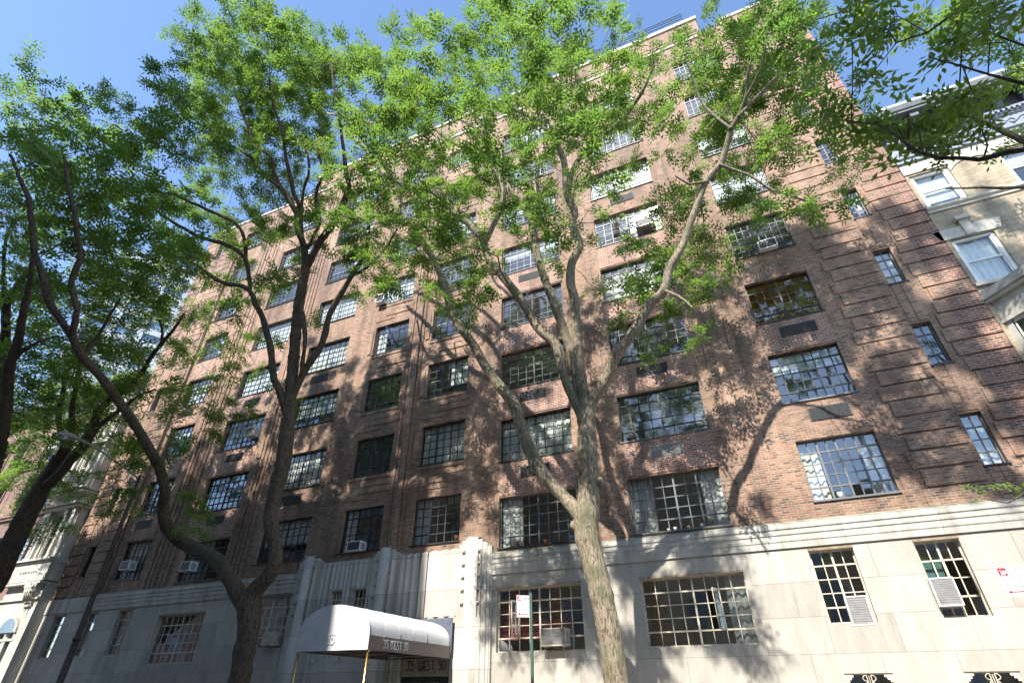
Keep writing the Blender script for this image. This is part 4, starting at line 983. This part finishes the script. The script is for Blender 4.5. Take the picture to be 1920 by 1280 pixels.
# leaf sprays: pinnate leaves along a drooping twig
def make_spray(r, nleaf=7, L=.36, leaflet=.13, wid=.050, pairs=2):
    V = []
    d = np.array([1, 0, .15])
    for i in range(nleaf):
        t = (i + .6) / nleaf; base = d * L * t + np.array([0, 0, -.12 * t * t])
        a = (1 if i % 2 else -1) * r.uniform(.5, 1.2) * (1 - .6 * t) + r.uniform(-.25, .25)
        u = np.array([math.cos(a), math.sin(a), r.uniform(-.35, .25)]); u /= np.linalg.norm(u)
        LL = r.uniform(.16, .24)
        up = np.array([r.uniform(-.35, .35), r.uniform(-.35, .35), 1.0]); sd = np.cross(up, u); sd /= np.linalg.norm(sd); up = np.cross(u, sd)
        for j in range(pairs + 1):
            p = base + u * LL * (j + .6) / (pairs + .6) - np.array([0, 0, .05]) * (j / pairs) ** 2
            for s_ in ((-1, 1) if j < pairs else (0,)):
                v = (u * (.45 if s_ else 1) + sd * s_ * .9 + up * r.uniform(-.3, .2)); v /= np.linalg.norm(v)
                ln = leaflet * r.uniform(.8, 1.2); wv = np.cross(v, up + np.array([r.uniform(-.4, .4), r.uniform(-.4, .4), 0])); wv /= np.linalg.norm(wv)
                V.append([p, p + v * ln * .5 + wv * wid * .5, p + v * ln, p + v * ln * .5 - wv * wid * .5])
    return np.array(V)
SPR = [make_spray(rng) for _ in range(14)]
SPRN = [make_spray(rng, 6, .34, .056, .021, 6) for _ in range(10)]
def leafmesh(name, places, mat, parent, sprs, sc=1.0):
    """places: list of (pos, dir, scale)"""
    allv = []
    for pos, dr, s_ in places:
        sp = sprs[rng.integers(len(sprs))]
        dr = np.array([dr[0], dr[1], np.clip(dr[2], -.35, .55)]); dr = dr / (np.linalg.norm(dr) + 1e-9)
        sd = np.cross([0, 0, 1.], dr); sd /= np.linalg.norm(sd) + 1e-9; roll = rng.normal(0, .45)
        up = np.cross(dr, sd); sd, up = sd * math.cos(roll) + up * math.sin(roll), up * math.cos(roll) - sd * math.sin(roll)
        Rm = np.stack([dr, sd, up], axis=0)
        allv.append((sp.reshape(-1, 3) * s_ * sc) @ Rm + pos)
    V = np.concatenate(allv).astype(np.float32); nf = len(V) // 4
    me = bpy.data.meshes.new(name); me.vertices.add(len(V)); me.vertices.foreach_set("co", V.ravel())
    me.loops.add(nf * 4); me.loops.foreach_set("vertex_index", np.arange(nf * 4, dtype=np.int32))
    me.polygons.add(nf); me.polygons.foreach_set("loop_start", np.arange(0, nf * 4, 4, dtype=np.int32)); me.polygons.foreach_set("loop_total", np.full(nf, 4, dtype=np.int32))
    me.update(); me.materials.append(mat)
    ob = bpy.data.objects.new(name, me); COL.objects.link(ob); ob.parent = parent; ob.matrix_parent_inverse = parent.matrix_world.inverted()
    return nf
class Tree:
    def __init__(s, df, name, loc, label, bark, leaf, sprs=None, spread=.30, lsc=1.0):
        s.df = df; s.e = empty(name, loc, label, 'tree', 'street trees'); s.bark = bark; s.leaf = leaf
        s.pos = []; s.par = []; s.mb = MB(); s.pl = []; s.sprs = sprs or SPR; s.spread = spread; s.lsc = lsc; s.dirs = []
    def P(s, q):
        """(x,y[,Y]) photo pixel with optional distance, or world point given as 'w',x,y,z"""
        if q[0] == 'w': return np.array(q[1:4], float), None
        Y = q[3] if len(q) > 3 else s.df(q[1]) + s.off
        return at(q[0], q[1], Y), Y
    def limb(s, pts, off=0.0, off2=None, main=False, lump=.0):
        """pts: (px,py,radius_px[,Y]); off..off2 shifts the depth along the limb"""
        P = []; R = []; n = len(pts); off2 = off if off2 is None else off2
        for i, q in enumerate(pts):
            s.off = off + (off2 - off) * i / max(1, n - 1)
            if q[0] == 'w': P.append(np.array(q[1:4], float)); R.append(q[4]); continue
            p, Y = s.P(q); P.append(p)
            fw = (p - np.array([0, 0, EYE])) @ CR[:, 1]; R.append(max(.008, q[2] * fw / FPX * (1.0 / np.linalg.norm([1, 0, 0]))))
        C, Rr = catmull(P, R, .10 if main else .3)
        if lump:
            Rr = [r * (1 + lump * math.sin(i * .9 + r * 50) * .5 + lump * rng.normal() * .35) for i, r in enumerate(Rr)]
        else: Rr = [r * (1 + rng.normal() * .06) for r in Rr]
        j = .012
        C = [c + rng.normal(0, j, 3) * (0 if main else 1) for c in C]
        s.mb.tube(C, Rr, 36 if main else 8, False, .024 if main else 0)
        for c in C: s.pos.append(c)
    def knob(s, x, y, r, off=0):
        s.off = off; p, Y = s.P((x, y, r)); k = r * Y / FPX * 1.1
        s.mb.tube([p - [0, 0, k], p - [0, 0, k * .6], p, p + [0, 0, k * .6], p + [0, 0, k]], [k * .1, k * .8, k, k * .8, k * .1], 8, False)
    def foliage(s, cells, k=2.6, zs=(6.5, 17), dmin=3.0, dmax=14.6, centres=None, clump=9, rad=.42, size=1.0, shift=0.0):
        """cells: (col,row,density 1..9) of a 60 px grid -> clump centres at believable distances"""
        cen = [] if centres is None else list(centres)
        for c, r, d in cells:
            px_, py_ = c * 60 + 30, r * 60 + 30
            v = CR @ np.array([(px_ - 960) / FPX, 1, -(py_ - 640) / FPX]); ratio = v[2] / v[1]
            z_ = zs(px_, py_) if callable(zs) else zs
            fw = min(dmax, (sum(z_) / 2 + 16.1) / (ratio + 1.05)) / v[1]; m2 = (60 * fw / FPX) ** 2
            n = d * k * m2 / clump
            n = int(n) + (rng.random() < n - int(n))
            for _ in range(n):
                # distance such that the clump's shadow meets the facade between the heights z_
                Y = (rng.uniform(*z_) + 16.1) / (ratio + 1.05)
                if Y > dmax: Y = dmax - rng.random() * 1.6
                cen.append(at(px_ + rng.uniform(-34, 34), py_ + rng.uniform(-34, 34), max(Y, dmin) + shift))
        if not cen: return
        cen = np.array(cen); base = np.array(s.pos)
        # order by closeness to the limbs, then join each clump to the nearest wood, growing twigs
        d0 = np.array([np.min(((base - c) ** 2).sum(1)) for c in cen]); order = np.argsort(d0)
        nodes = list(s.pos); arr = np.array(nodes); dist_ = np.zeros(len(arr))
        edges = []; arr = np.array(nodes); L = np.zeros(len(nodes)); par = [-1] * len(nodes); cnt = [0] * len(nodes)
        X = np.zeros((len(nodes) + len(cen) * 8, 3)); X[:len(nodes)] = arr; Ls = np.zeros(len(X)); m_ = len(nodes)
        root = m_
        P_ = [-1] * m_; leafn = []
        for oi in order:
            c = cen[oi]; dd = np.sqrt(((X[:m_] - c) ** 2).sum(1)); cost = dd + .25 * Ls[:m_] + .25 * np.maximum(0, X[:m_, 2] - c[2])
            i = int(np.argmin(cost)); a = X[i]; D = dd[i]; ns = min(7, max(1, int(D / .45)))
            sag = np.array([0, 0, -.10 * D]) + rng.normal(0, .05 * D, 3); prev = i
            for q in range(1, ns + 1):
                t = q / ns; X[m_] = a * (1 - t) + c * t + sag * 4 * t * (1 - t) * .5 + (rng.normal(0, .03, 3) if q < ns else 0); Ls[m_] = Ls[prev] + D / ns; P_.append(prev); prev = m_; m_ += 1
            leafn.append(prev)
        w_ = np.zeros(m_)
        for i in leafn: w_[i] += 1
        for i in range(m_ - 1, root - 1, -1):
            if P_[i] >= 0: w_[P_[i]] += w_[i]
        for i in range(root, m_):
            p = P_[i]; r1 = .0034 * (w_[i] ** .5) + .002; r0 = min(r1 * 1.25, .0034 * (w_[p] ** .5) + .003) if p >= root else r1 * 1.3
            s.mb.tube([X[p], X[i]], [r0, r1], 5, False)
        for i in leafn:
            c = X[i]; q = P_[i]; dr = c - X[q]; dr = dr / (np.linalg.norm(dr) + 1e-6)
            n = max(2, int(rng.normal(clump, 1.5)))
            for _ in range(n):
                o = rng.normal(0, 1, 3); o[2] *= .55; o = o / np.linalg.norm(o) * rad * rng.random() ** .6
                p = c + o * .75; dv = o / (np.linalg.norm(o) + 1e-6) + dr * .5 + np.array([0, 0, -.1])
                s.pl.append((p - dv * .12, dv, size * rng.uniform(.6, 1.3)))
                if rng.random() < .6: s.mb.tube([c, p], [.006, .003], 4, False)
        s.pos = [X[i] for i in range(0, m_)] if m_ < 6000 else s.pos
    def done(s):
        s.mb.build('trunk', s.bark, s.e); n = leafmesh('crown', s.pl, s.leaf, s.e, s.sprs, s.lsc) if s.pl else 0
        print('tree leaves', n)
def cells(txt, r0=0):
    """rows of 32 digits; '.' means none"""
    out = []
    for j, line in enumerate(txt.strip('\n').split('\n')):
        for i, ch in enumerate(line):
            if ch in '123456789': out.append((i, j + r0, int(ch)))
    return out

# ---- centre tree: pale bark, forks twice, limbs fan over the facade
dA = depthf([(-50, 7.9), (0, 8.4), (100, 9.6), (200, 10.8), (300, 11.6), (430, 12.0), (540, 12.2), (640, 12.7), (760, 13.2), (945, 13.35), (1280, 13.4), (1400, 13.4)])
A = Tree(dA, 'street_tree', (-3.4, 13.4, 0), 'pale-barked tree right of the canopy, its trunk forking twice and fanning over the facade', M['barkpale'], M['leaf'])
A.limb([('w', -3.25, 13.4, -.1, .46), ('w', -3.32, 13.4, .35, .36), (1158, 1290, 23.5), (1142, 1185, 22), (1121, 1085, 21.5), (1104, 1020, 22), (1099, 985, 24), (1104, 930, 20), (1103, 880, 20), (1101, 840, 18.5), (1100, 800, 17), (1098, 762, 17)], main=True, lump=.07)
A.limb([(1097, 990, 12), (1085, 962, 15), (1056, 930, 12.5), (1020, 890, 12.5), (996, 850, 12), (976, 796, 11.5), (962, 756, 11), (936, 722, 9.5), (909, 685, 8.5), (889, 648, 8), (855, 601, 8), (838, 554, 7), (834, 530, 6.5)], 0, .3, main=True, lump=.06)
A.limb([(834, 532, 6), (822, 508, 5.5), (815, 494, 4), (791, 460, 4), (751, 447, 3.5), (727, 420, 3), (700, 392, 2.4), (690, 345, 1.8)], .3, .4)
A.limb([(836, 535, 5.5), (828, 515, 4.5), (811, 484, 4), (790, 445, 3.5), (766, 415, 3), (752, 380, 2), (748, 350, 1.5)], .3, .1)
A.limb([(1098, 800, 9), (1090, 775, 11), (1063, 716, 10), (1043, 648, 9.5), (1010, 615, 9), (976, 561, 8), (942, 517, 8), (915, 482, 7), (908, 455, 6)], 0, -.3, main=True, lump=.05)
A.limb([(912, 470, 5.5), (890, 430, 5.5), (855, 403, 6), (821, 363, 6), (774, 353, 5.5), (721, 326, 5), (700, 296, 4.5), (660, 255, 3.5), (640, 235, 2.5)], -.3, -.6)
A.limb([(822, 364, 5), (821, 340, 5), (808, 309, 4.5), (788, 285, 4.5), (764, 269, 4), (714, 238, 3.5), (660, 222, 3), (600, 210, 2)], -.4, -.3)
A.limb([(908, 458, 5), (925, 425, 5), (944, 372, 5), (939, 336, 4.5), (922, 312, 4.5), (882, 282, 4), (842, 262, 4), (801, 228, 3.5), (774, 201, 3), (747, 181, 2.5), (735, 140, 1.8)], -.3, -.5)
A.limb([(923, 312, 4), (909, 262, 3.5), (889, 238, 3.5), (855, 218, 3), (835, 195, 3), (801, 161, 2.5), (785, 120, 1.5)], -.3, .2)
A.limb([(1098, 790, 8), (1092, 756, 10), (1080, 722, 9), (1073, 669, 8.5), (1053, 608, 8.5), (1033, 554, 8), (1016, 507, 7), (1006, 470, 7), (996, 418, 6.5), (976, 380, 5), (956, 359, 4.5), (949, 312, 3.5), (940, 270, 2.5)], .1, -.6, main=True)
A.limb([(996, 415, 4.5), (1010, 385, 3.5), (1006, 330, 3), (1012, 296, 2)], -.3, -.3)
A.limb([(1099, 790, 11), (1094, 745, 13), (1090, 722, 12), (1083, 669, 11), (1080, 608, 9.5), (1077, 561, 8.5), (1070, 531, 8.5), (1072, 494, 8), (1087, 460, 7.5), (1080, 440, 7), (1073, 420, 7), (1077, 396, 7), (1063, 363, 7), (1060, 319, 6), (1053, 289, 5.5), (1033, 255, 5), (1016, 235, 4.5), (986, 215, 3.5), (962, 205, 2.5)], 0, -.1, main=True, lump=.05)
A.limb([(1030, 252, 4), (1010, 215, 3.5), (1003, 181, 3.2), (993, 128, 3), (969, 87, 2.5), (942, 40, 2)], 0, -.2)
A.limb([(1066, 370, 6), (1067, 343, 6), (1080, 309, 5.5), (1097, 282, 5), (1124, 259, 4.5), (1157, 235, 4), (1184, 202, 3.5), (1204, 175, 3), (1224, 128, 2)], 0, .5)
A.limb([(1084, 300, 4), (1090, 270, 3.5), (1100, 242, 3.5), (1110, 208, 3), (1087, 161, 2.5), (1065, 110, 2)], 0, .2)
A.limb([(1110, 208, 2.5), (1140, 170, 2), (1150, 120, 1.5)], .1, .3)
A.limb([(1099, 800, 10), (1110, 752, 11.5), (1130, 722, 10.5), (1157, 665, 10), (1191, 618, 9.5), (1218, 571, 9), (1245, 544, 8.5), (1255, 504, 8), (1278, 464, 7), (1290, 430, 6.5), (1310, 376, 6), (1324, 339, 6), (1350, 309, 5.8), (1361, 279, 5.5), (1371, 242, 5), (1387, 215, 4.5), (1401, 175, 4), (1404, 134, 3.2), (1421, 84, 2)], 0, .1, main=True, lump=.05)
A.limb([(1385, 218, 3.5), (1414, 188, 3), (1438, 161, 2.5), (1468, 134, 2)], 0, .4)
A.limb([(1400, 180, 2.5), (1430, 120, 2), (1440, 60, 1.5)], 0, 0)
A.limb([(1350, 310, 3.5), (1381, 319, 3), (1404, 329, 2.6), (1448, 356, 2.2), (1481, 366, 2), (1535, 386, 1.5)], 0, .5)
A.limb([(1371, 240, 3), (1340, 215, 2.6), (1310, 180, 2.2), (1290, 120, 1.6)], 0, .3)
A.limb([(1245, 545, 3), (1270, 555, 2.4), (1300, 575, 1.8)], 0, -.5)
A.limb([(1324, 340, 3), (1290, 345, 2.2), (1265, 330, 1.6)], 0, -.5)
A.knob(1124, 903, 10); A.knob(1080, 985, 11); A.knob(1011, 612, 9); A.knob(1086, 460, 9)
fA = """
..............588851..4874......
...........343589875346887......
...........677788887656887......
...........8997777764457754.....
..........78887766532367543.....
..........57888656431457322.....
..........34787665321442144.....
...........468865312363.1.......
...........345521214652.........
............1221..1443..........
....................11..........
"""
A.foliage([c for c in cells(fA) if c[0] < 27], k=4.3, clump=8, zs=lambda x, y: (2.5, 15) if x < 1130 else ((11.0, 16.0) if x < 1440 else (6.5, 14.0)), rad=.40)
A.done()

# ---- left forked tree with dark bark
dB = depthf([(-50, 5.0), (150, 6.2), (290, 8.0), (400, 9.6), (500, 10.9), (600, 11.7), (750, 12.4), (900, 12.7), (1130, 13.1), (1280, 13.2), (1400, 13.2)])
Bt = Tree(dB, 'street_tree', (-14.4, 13.2, 0), 'dark-barked tree left of the white canopy, forked low with one limb sweeping far left', M['barkdark'], M['leaf'])
Bt.limb([('w', -14.9, 13.2, -.1, .5), ('w', -14.85, 13.2, .5, .38), (446, 1285, 19), (458, 1220, 19), (466, 1180, 19), (468, 1140, 21), (476, 1110, 16), (504, 1078, 14), (517, 1045, 12.5), (514, 1011, 12.5), (508, 968, 13), (517, 917, 13.5), (530, 870, 14), (537, 820, 13.5), (540, 785, 12)], main=True, lump=.07)
Bt.limb([(467, 1150, 13), (453, 1125, 15), (432, 1085, 13.5), (403, 1048, 13), (370, 1031, 12.5), (336, 1011, 12), (312, 984, 11, 11.6), (306, 951, 10, 11.2), (309, 917, 9, 10.8), (299, 877, 9, 10.4), (284, 848, 8.5, 9.9), (249, 789, 8, 9.0), (218, 746, 8, 8.2), (188, 705, 7.5, 7.4), (155, 669, 7.5, 6.7), (134, 628, 7, 6.1)], main=True, lump=.05)
Bt.limb([(134, 628, 6, 6.1), (111, 595, 6.5, 5.8), (91, 561, 6.5, 5.4), (81, 521, 6, 5.1), (67, 474, 5.5, 4.7), (60, 437, 5, 4.4), (54, 376, 4.5, 3.9), (34, 329, 3.5, 3.5), (20, 290, 2.5, 3.2)])
Bt.limb([(134, 628, 5.5, 6.1), (140, 605, 6, 5.9), (144, 581, 5.5, 5.7), (134, 527, 5.5, 5.3), (151, 487, 5, 5.1), (144, 440, 4.5, 4.7), (141, 403, 4.5, 4.4), (126, 336, 3.5, 3.9), (120, 290, 2.5, 3.5)])
Bt.limb([(155, 669, 4, 6.7), (170, 648, 3.5, 6.7), (181, 635, 3, 6.7), (200, 600, 2.4, 6.4), (225, 560, 2, 6.1)])
Bt.limb([(330, 1006, 5, 11.7), (322, 925, 4.5, 11.4), (326, 719, 3, 10), (340, 705, 2.6, 9.8), (356, 695, 2.6, 9.6), (363, 668, 2, 9.3)]) if False else None
Bt.limb([(540, 800, 8), (534, 760, 7), (524, 730, 7), (514, 712, 6.5), (507, 655, 6), (497, 608, 5.5), (480, 571, 5), (467, 544, 4.6), (445, 535, 4.2), (420, 531, 4), (386, 511, 3.8), (353, 487, 3.4), (319, 480, 3), (296, 464, 2.4)], 0, -1.6)
Bt.limb([(468, 546, 4), (464, 497, 4), (447, 470, 4), (415, 455, 3.8), (380, 447, 3.6), (336, 423, 3), (300, 400, 2.4), (270, 370, 1.8)], -.6, -2.2)
Bt.limb([(464, 497, 3.5), (450, 427, 3.2), (403, 400, 3), (336, 370, 2.6), (282, 356, 2)], -.6, -2.0)
Bt.limb([(538, 800, 9), (543, 765, 10.5), (545, 735, 10.5), (551, 672, 10), (558, 588, 9.5), (568, 531, 9), (575, 494, 8.5)], main=True)
Bt.limb([(575, 497, 6.5), (571, 466, 6), (560, 435, 5.5), (555, 400, 5.2), (543, 376, 5), (529, 356, 4.6), (505, 335, 4.4), (485, 321, 4), (471, 294, 3.6), (450, 282, 3), (425, 268, 2.4), (400, 240, 1.8)], 0, -.5)
Bt.limb([(555, 402, 4.2), (559, 383, 4), (550, 362, 4), (543, 325, 3.6), (536, 297, 3.4), (534, 280, 3.2), (528, 240, 2.8), (512, 200, 2.2), (505, 150, 1.6)], 0, -.2)
Bt.limb([(529, 355, 3.5), (512, 321, 3.4), (509, 297, 3.2), (491, 280, 3), (470, 250, 2.4), (450, 200, 1.8)], -.2, -.3)
Bt.limb([(573, 470, 3.6), (566, 440, 3.6), (565, 400, 3.3), (570, 360, 2.8), (580, 310, 2.4), (560, 240, 1.8)], 0, .1)
Bt.limb([(576, 498, 7), (583, 485, 7), (601, 452, 7), (629, 412, 6.5), (646, 376, 5.5), (653, 349, 5), (650, 331, 4.5), (646, 297, 4), (644, 280, 3.5), (640, 240, 3), (630, 180, 2.2), (620, 120, 1.6)], 0, .2)
Bt.limb([(652, 345, 3), (660, 319, 2.6), (679, 311, 2.2), (700, 305, 1.6)], .1, .2)
Bt.limb([(576, 466, 3), (585, 450, 3.2), (598, 421, 3), (600, 405, 3), (593, 383, 3), (596, 349, 3), (610, 325, 2.6), (600, 300, 2.2), (593, 270, 1.8)], 0, .2)
Bt.limb([(545, 760, 6), (558, 720, 6.5), (578, 685, 6.5), (605, 642, 6), (618, 588, 5.5), (638, 554, 5.2), (660, 517, 4.5), (684, 477, 4), (690, 440, 3.4), (689, 400, 2.8), (684, 350, 2)], 0, .6)
Bt.limb([(662, 514, 3), (690, 500, 2.4), (720, 470, 2), (745, 430, 1.6)], .3, .8)
Bt.limb([(565, 700, 4), (570, 660, 4), (572, 625, 4.5), (567, 590, 4), (562, 560, 3)], 0, -.2)
fB = """
......385.......................
.....3799863....................
....1699998.....................
...2479999......................
....367666......................
......5556......................
.....476455.....................
.....87664456...................
.....7655334....................
.....7552111....................
.....22311......................
......222.......................
.....3321.......................
......21........................
"""
Bt.foliage([c for c in cells(fB) if c[1] < 6], k=5.4, zs=lambda x, y: (4, 8.8) if x < 300 + .22 * y else (8.5, 14.5), rad=.42, clump=9)
Bt.foliage([c for c in cells(fB) if c[1] >= 6], k=3.1, zs=lambda x, y: (6, 12) if x < 300 else (8, 15), rad=.38, clump=9)
fl = """
....342.........................
....3431........................
.....331........................
"""
Bt.foliage(cells(fl, 14), k=2.6, zs=(0, 3), dmax=10.8)
Bt.done()

# ---- dark crowns at the left edge
dD = depthf([(0, 3.0), (300, 4.6), (500, 6.2), (700, 8.5), (900, 10.0), (1280, 11)])
D_ = Tree(dD, 'street_tree', (-33, 12.7, 0), 'tree at the left edge with slender dark limbs and a deep green shaded crown', M['barkdark'], M['leafshadelift'], spread=.35)
D_.limb([('w', -33.0, 12.7, -.1, .45), ('w', -32.5, 12.6, 2.0, .32), ('w', -30.5, 11.6, 5.2, .26), (-25, 900, 14, 9.8), (0, 822, 11.5, 8.8), (13, 742, 9.5, 8.0), (17, 690, 8.5, 7.4), (34, 638, 7, 6.9), (44, 581, 5.5, 6.3), (54, 537, 4.5, 5.9), (62, 480, 3, 5.3)], main=True)
D_.limb([(-25, 895, 9, 9.8), (-15, 780, 9, 9.2), (4, 700, 8.5, 8.8), (10, 635, 8, 8.0), (9, 600, 7, 7.6), (17, 561, 6, 7.1), (37, 530, 5, 6.6), (55, 505, 3.5, 6.2)])
D_.limb([(10, 610, 4, 7.6), (8, 560, 3.6, 7.1), (7, 500, 3, 6.5), (12, 440, 2.4, 5.8)])
D_.limb([(17, 690, 4, 7.4), (40, 660, 3.4, 7.2), (75, 640, 2.8, 7.0), (110, 630, 2, 6.8)])
fD = """
21..............................
8753............................
99963...........................
99998...........................
999996..........................
999888..........................
888887..........................
88888...........................
88863...........................
88863...........................
88863...........................
66533...........................
"""
D_.foliage(cells(fD, 2), k=2.6, zs=(3, 11), clump=8, rad=.7, size=1.4)
D_.done()

# ---- tree with thick dark trunk leaning in at lower left
dT = depthf([(500, 9.0), (600, 9.8), (700, 10.8), (850, 12.0), (1280, 12.8)])
T3 = Tree(dT, 'street_tree', (-31.2, 12.8, 0), 'thick dark trunk leaning in at the lower left, splitting behind the street lamp', M['barkdark'], M['leafshadelift'], spread=.3)
T3.limb([('w', -31.3, 12.8, -.1, .5), ('w', -31.0, 12.8, 1.5, .42), ('w', -30.3, 12.8, 4.0, .38), (-15, 1095, 21), (0, 1065, 20), (40, 985, 17), (75, 920, 15), (97, 885, 13), (112, 855, 11)], main=True, lump=.05)
T3.limb([(100, 880, 9), (122, 840, 10), (133, 805, 6), (136, 762, 5.5), (145, 705, 4), (150, 650, 2.6)])
T3.limb([(122, 842, 6), (112, 800, 5), (109, 767, 4.5), (117, 742, 4), (125, 690, 2.5)])
T3.limb([(80, 915, 9), (108, 893, 9.5), (133, 861, 9), (160, 832, 8.5), (177, 800, 8), (184, 770, 7), (203, 752, 6), (232, 733, 5), (262, 705, 4.4), (282, 672, 4.2), (302, 645, 4), (322, 621, 3), (345, 590, 2)])
T3.limb([(302, 645, 3), (305, 625, 2.5), (300, 600, 2)])
T3.limb([(176, 806, 5), (195, 790, 4.5), (226, 768, 3.5), (255, 745, 2.5), (290, 730, 2)])
fT = """
...12311........................
...11111........................
..311121........................
43443321........................
5421121.........................
77532...........................
5541............................
21..............................
"""
T3.foliage(cells(fT, 9), k=2.2, zs=(8, 15), clump=6, rad=.55, size=1.25)
T3.done()

# ---- tree at the right, trunk out of frame, crown before the tan brick house
dF = depthf([(-50, 9.0), (300, 11.2), (600, 12.0), (1280, 12.9)])
F_ = Tree(dF, 'street_tree', (10.5, 12.9, 0), 'tree beyond the right edge whose fine foliage overhangs the tan house cornice', M['barkdark'], M['leaf'], spread=.3)
F_.limb([('w', 10.5, 12.9, -.1, .4), ('w', 10.3, 12.9, 3, .3), ('w', 9.9, 12.6, 6, .24), ('w', 9.4, 12.2, 8.5, .18), ('w', 8.6, 11.8, 10.5, .12), ('w', 7.6, 11.4, 12.2, .07), ('w', 6.6, 11.0, 13.8, .04)], main=True)
F_.limb([('w', 9.4, 12.2, 8.5, .1), ('w', 9.0, 11.0, 11.5, .07), ('w', 8.4, 10.2, 14, .04)])
F_.limb([('w', 8.6, 11.8, 10.5, .06), ('w', 7.4, 12.0, 11.2, .04), ('w', 6.2, 12.0, 11.8, .02)])
fF = """
..........................233455
............................2455
............................1455
...........................13334
..........................122122
..........................111...
"""
F_.foliage(cells(fF), k=1.7, zs=(6, 15.5), dmax=13.0)
F_.limb([('w', 9.9, 12.6, 6, .05), ('w', 7.5, 12.0, 5.6, .03), ('w', 6.0, 11.9, 5.4, .02), (1890, 945, 1.6, 11.9), (1850, 936, 1, 11.9)])
F_.foliage([(30, 15, 3), (31, 15, 5)], k=2.2, zs=(.5, 1.3), clump=4, rad=.25, size=.8)
F_.done()

# ---- nearer tree on this side of the street, reaching in from the right
dE = depthf([(-50, 5.2), (300, 5.0), (600, 5.5), (1280, 6.5)])
E2 = Tree(dE, 'street_tree', (8.6, 4.2, 0), 'nearer tree reaching in from the upper right with hanging feathery leaves against the sky', M['barkdark'], M['leafolive'], SPRN, spread=.35)
E2.limb([('w', 8.6, 4.2, -.1, .3), ('w', 8.3, 4.3, 2.5, .22), ('w', 7.4, 4.5, 4.4, .17), ('w', 6.6, 4.8, 5.5, .12)], main=True)
E2.limb([('w', 7.3, 4.5, 4.4, .07), (2120, 320, 6.48, 5.0), (2000, 284, 5.76, 5.0), (1920, 283, 5.04, 5.0), (1880, 290, 4.68), (1840, 298, 4.32), (1800, 297, 3.89), (1760, 293, 3.60), (1715, 278, 3.02), (1680, 256, 2.45), (1640, 235, 1.87), (1600, 222, 1.30)])
E2.limb([(1855, 297, 1.80), (1850, 270, 1.44), (1843, 240, 1.08)]); E2.limb([(1735, 286, 1.73), (1722, 250, 1.44), (1705, 220, 1.08)])
E2.limb([('w', 7.0, 4.7, 5.0, .06), (2080, 200, 4.32), (1990, 175, 3.60), (1918, 155, 2.88), (1851, 138, 2.30), (1804, 124, 1.87), (1740, 110, 1.30)])
E2.limb([('w', 6.6, 4.8, 5.5, .09), (2120, 20, 5.04), (2000, -30, 4.32), (1900, -20, 3.24), (1800, 20, 2.45), (1740, 60, 1.87), (1680, 80, 1.30)])
E2.limb([(1990, 176, 2.52), (1930, 90, 2.16), (1850, 60, 1.73), (1790, 40, 1.30)])
E2.limb([(1900, -20, 2.16), (1780, -40, 1.87), (1660, -20, 1.58), (1580, 20, 1.30), (1530, 40, 1.01)])
fE = """
.........................4655788
..........................334688
..........................423666
..........................234344
..........................132312
"""
E2.foliage(cells(fE), k=3.8, zs=(-5.2, -2.5), clump=3, rad=.24, size=.95)
E2.limb([('w', 6.6, 4.8, 5.5, .12), ('w', 6.4, 4.7, 9, .1), ('w', 6.2, 4.6, 13, .09), ('w', 5.9, 4.5, 17, .07), ('w', 5.2, 4.6, 20.5, .05), ('w', 4.6, 4.8, 23.5, .03)])
E2.limb([('w', 6.2, 4.6, 13, .06), ('w', 7.2, 4.9, 17, .05), ('w', 8.0, 5.2, 21, .03)])
cs = []
for _ in range(330):
    X_ = rng.uniform(2.9, 9.6); z_ = rng.uniform(5.8, 15.6)
    if X_ < 4.6 and z_ < 9 + rng.random() * 2: continue
    if math.sin(X_ * 2.3 + z_ * 1.1) + math.sin(z_ * 2.1 - X_ * 1.2) < -.35: continue
    Y_ = rng.uniform(3.8, 6.2); cs.append((X_ - .067 * (W - Y_), Y_, z_ + 1.0498 * (W - Y_)))
E2.sprs = SPR; E2.foliage([], centres=cs, clump=9, rad=.34); 
E2.done()
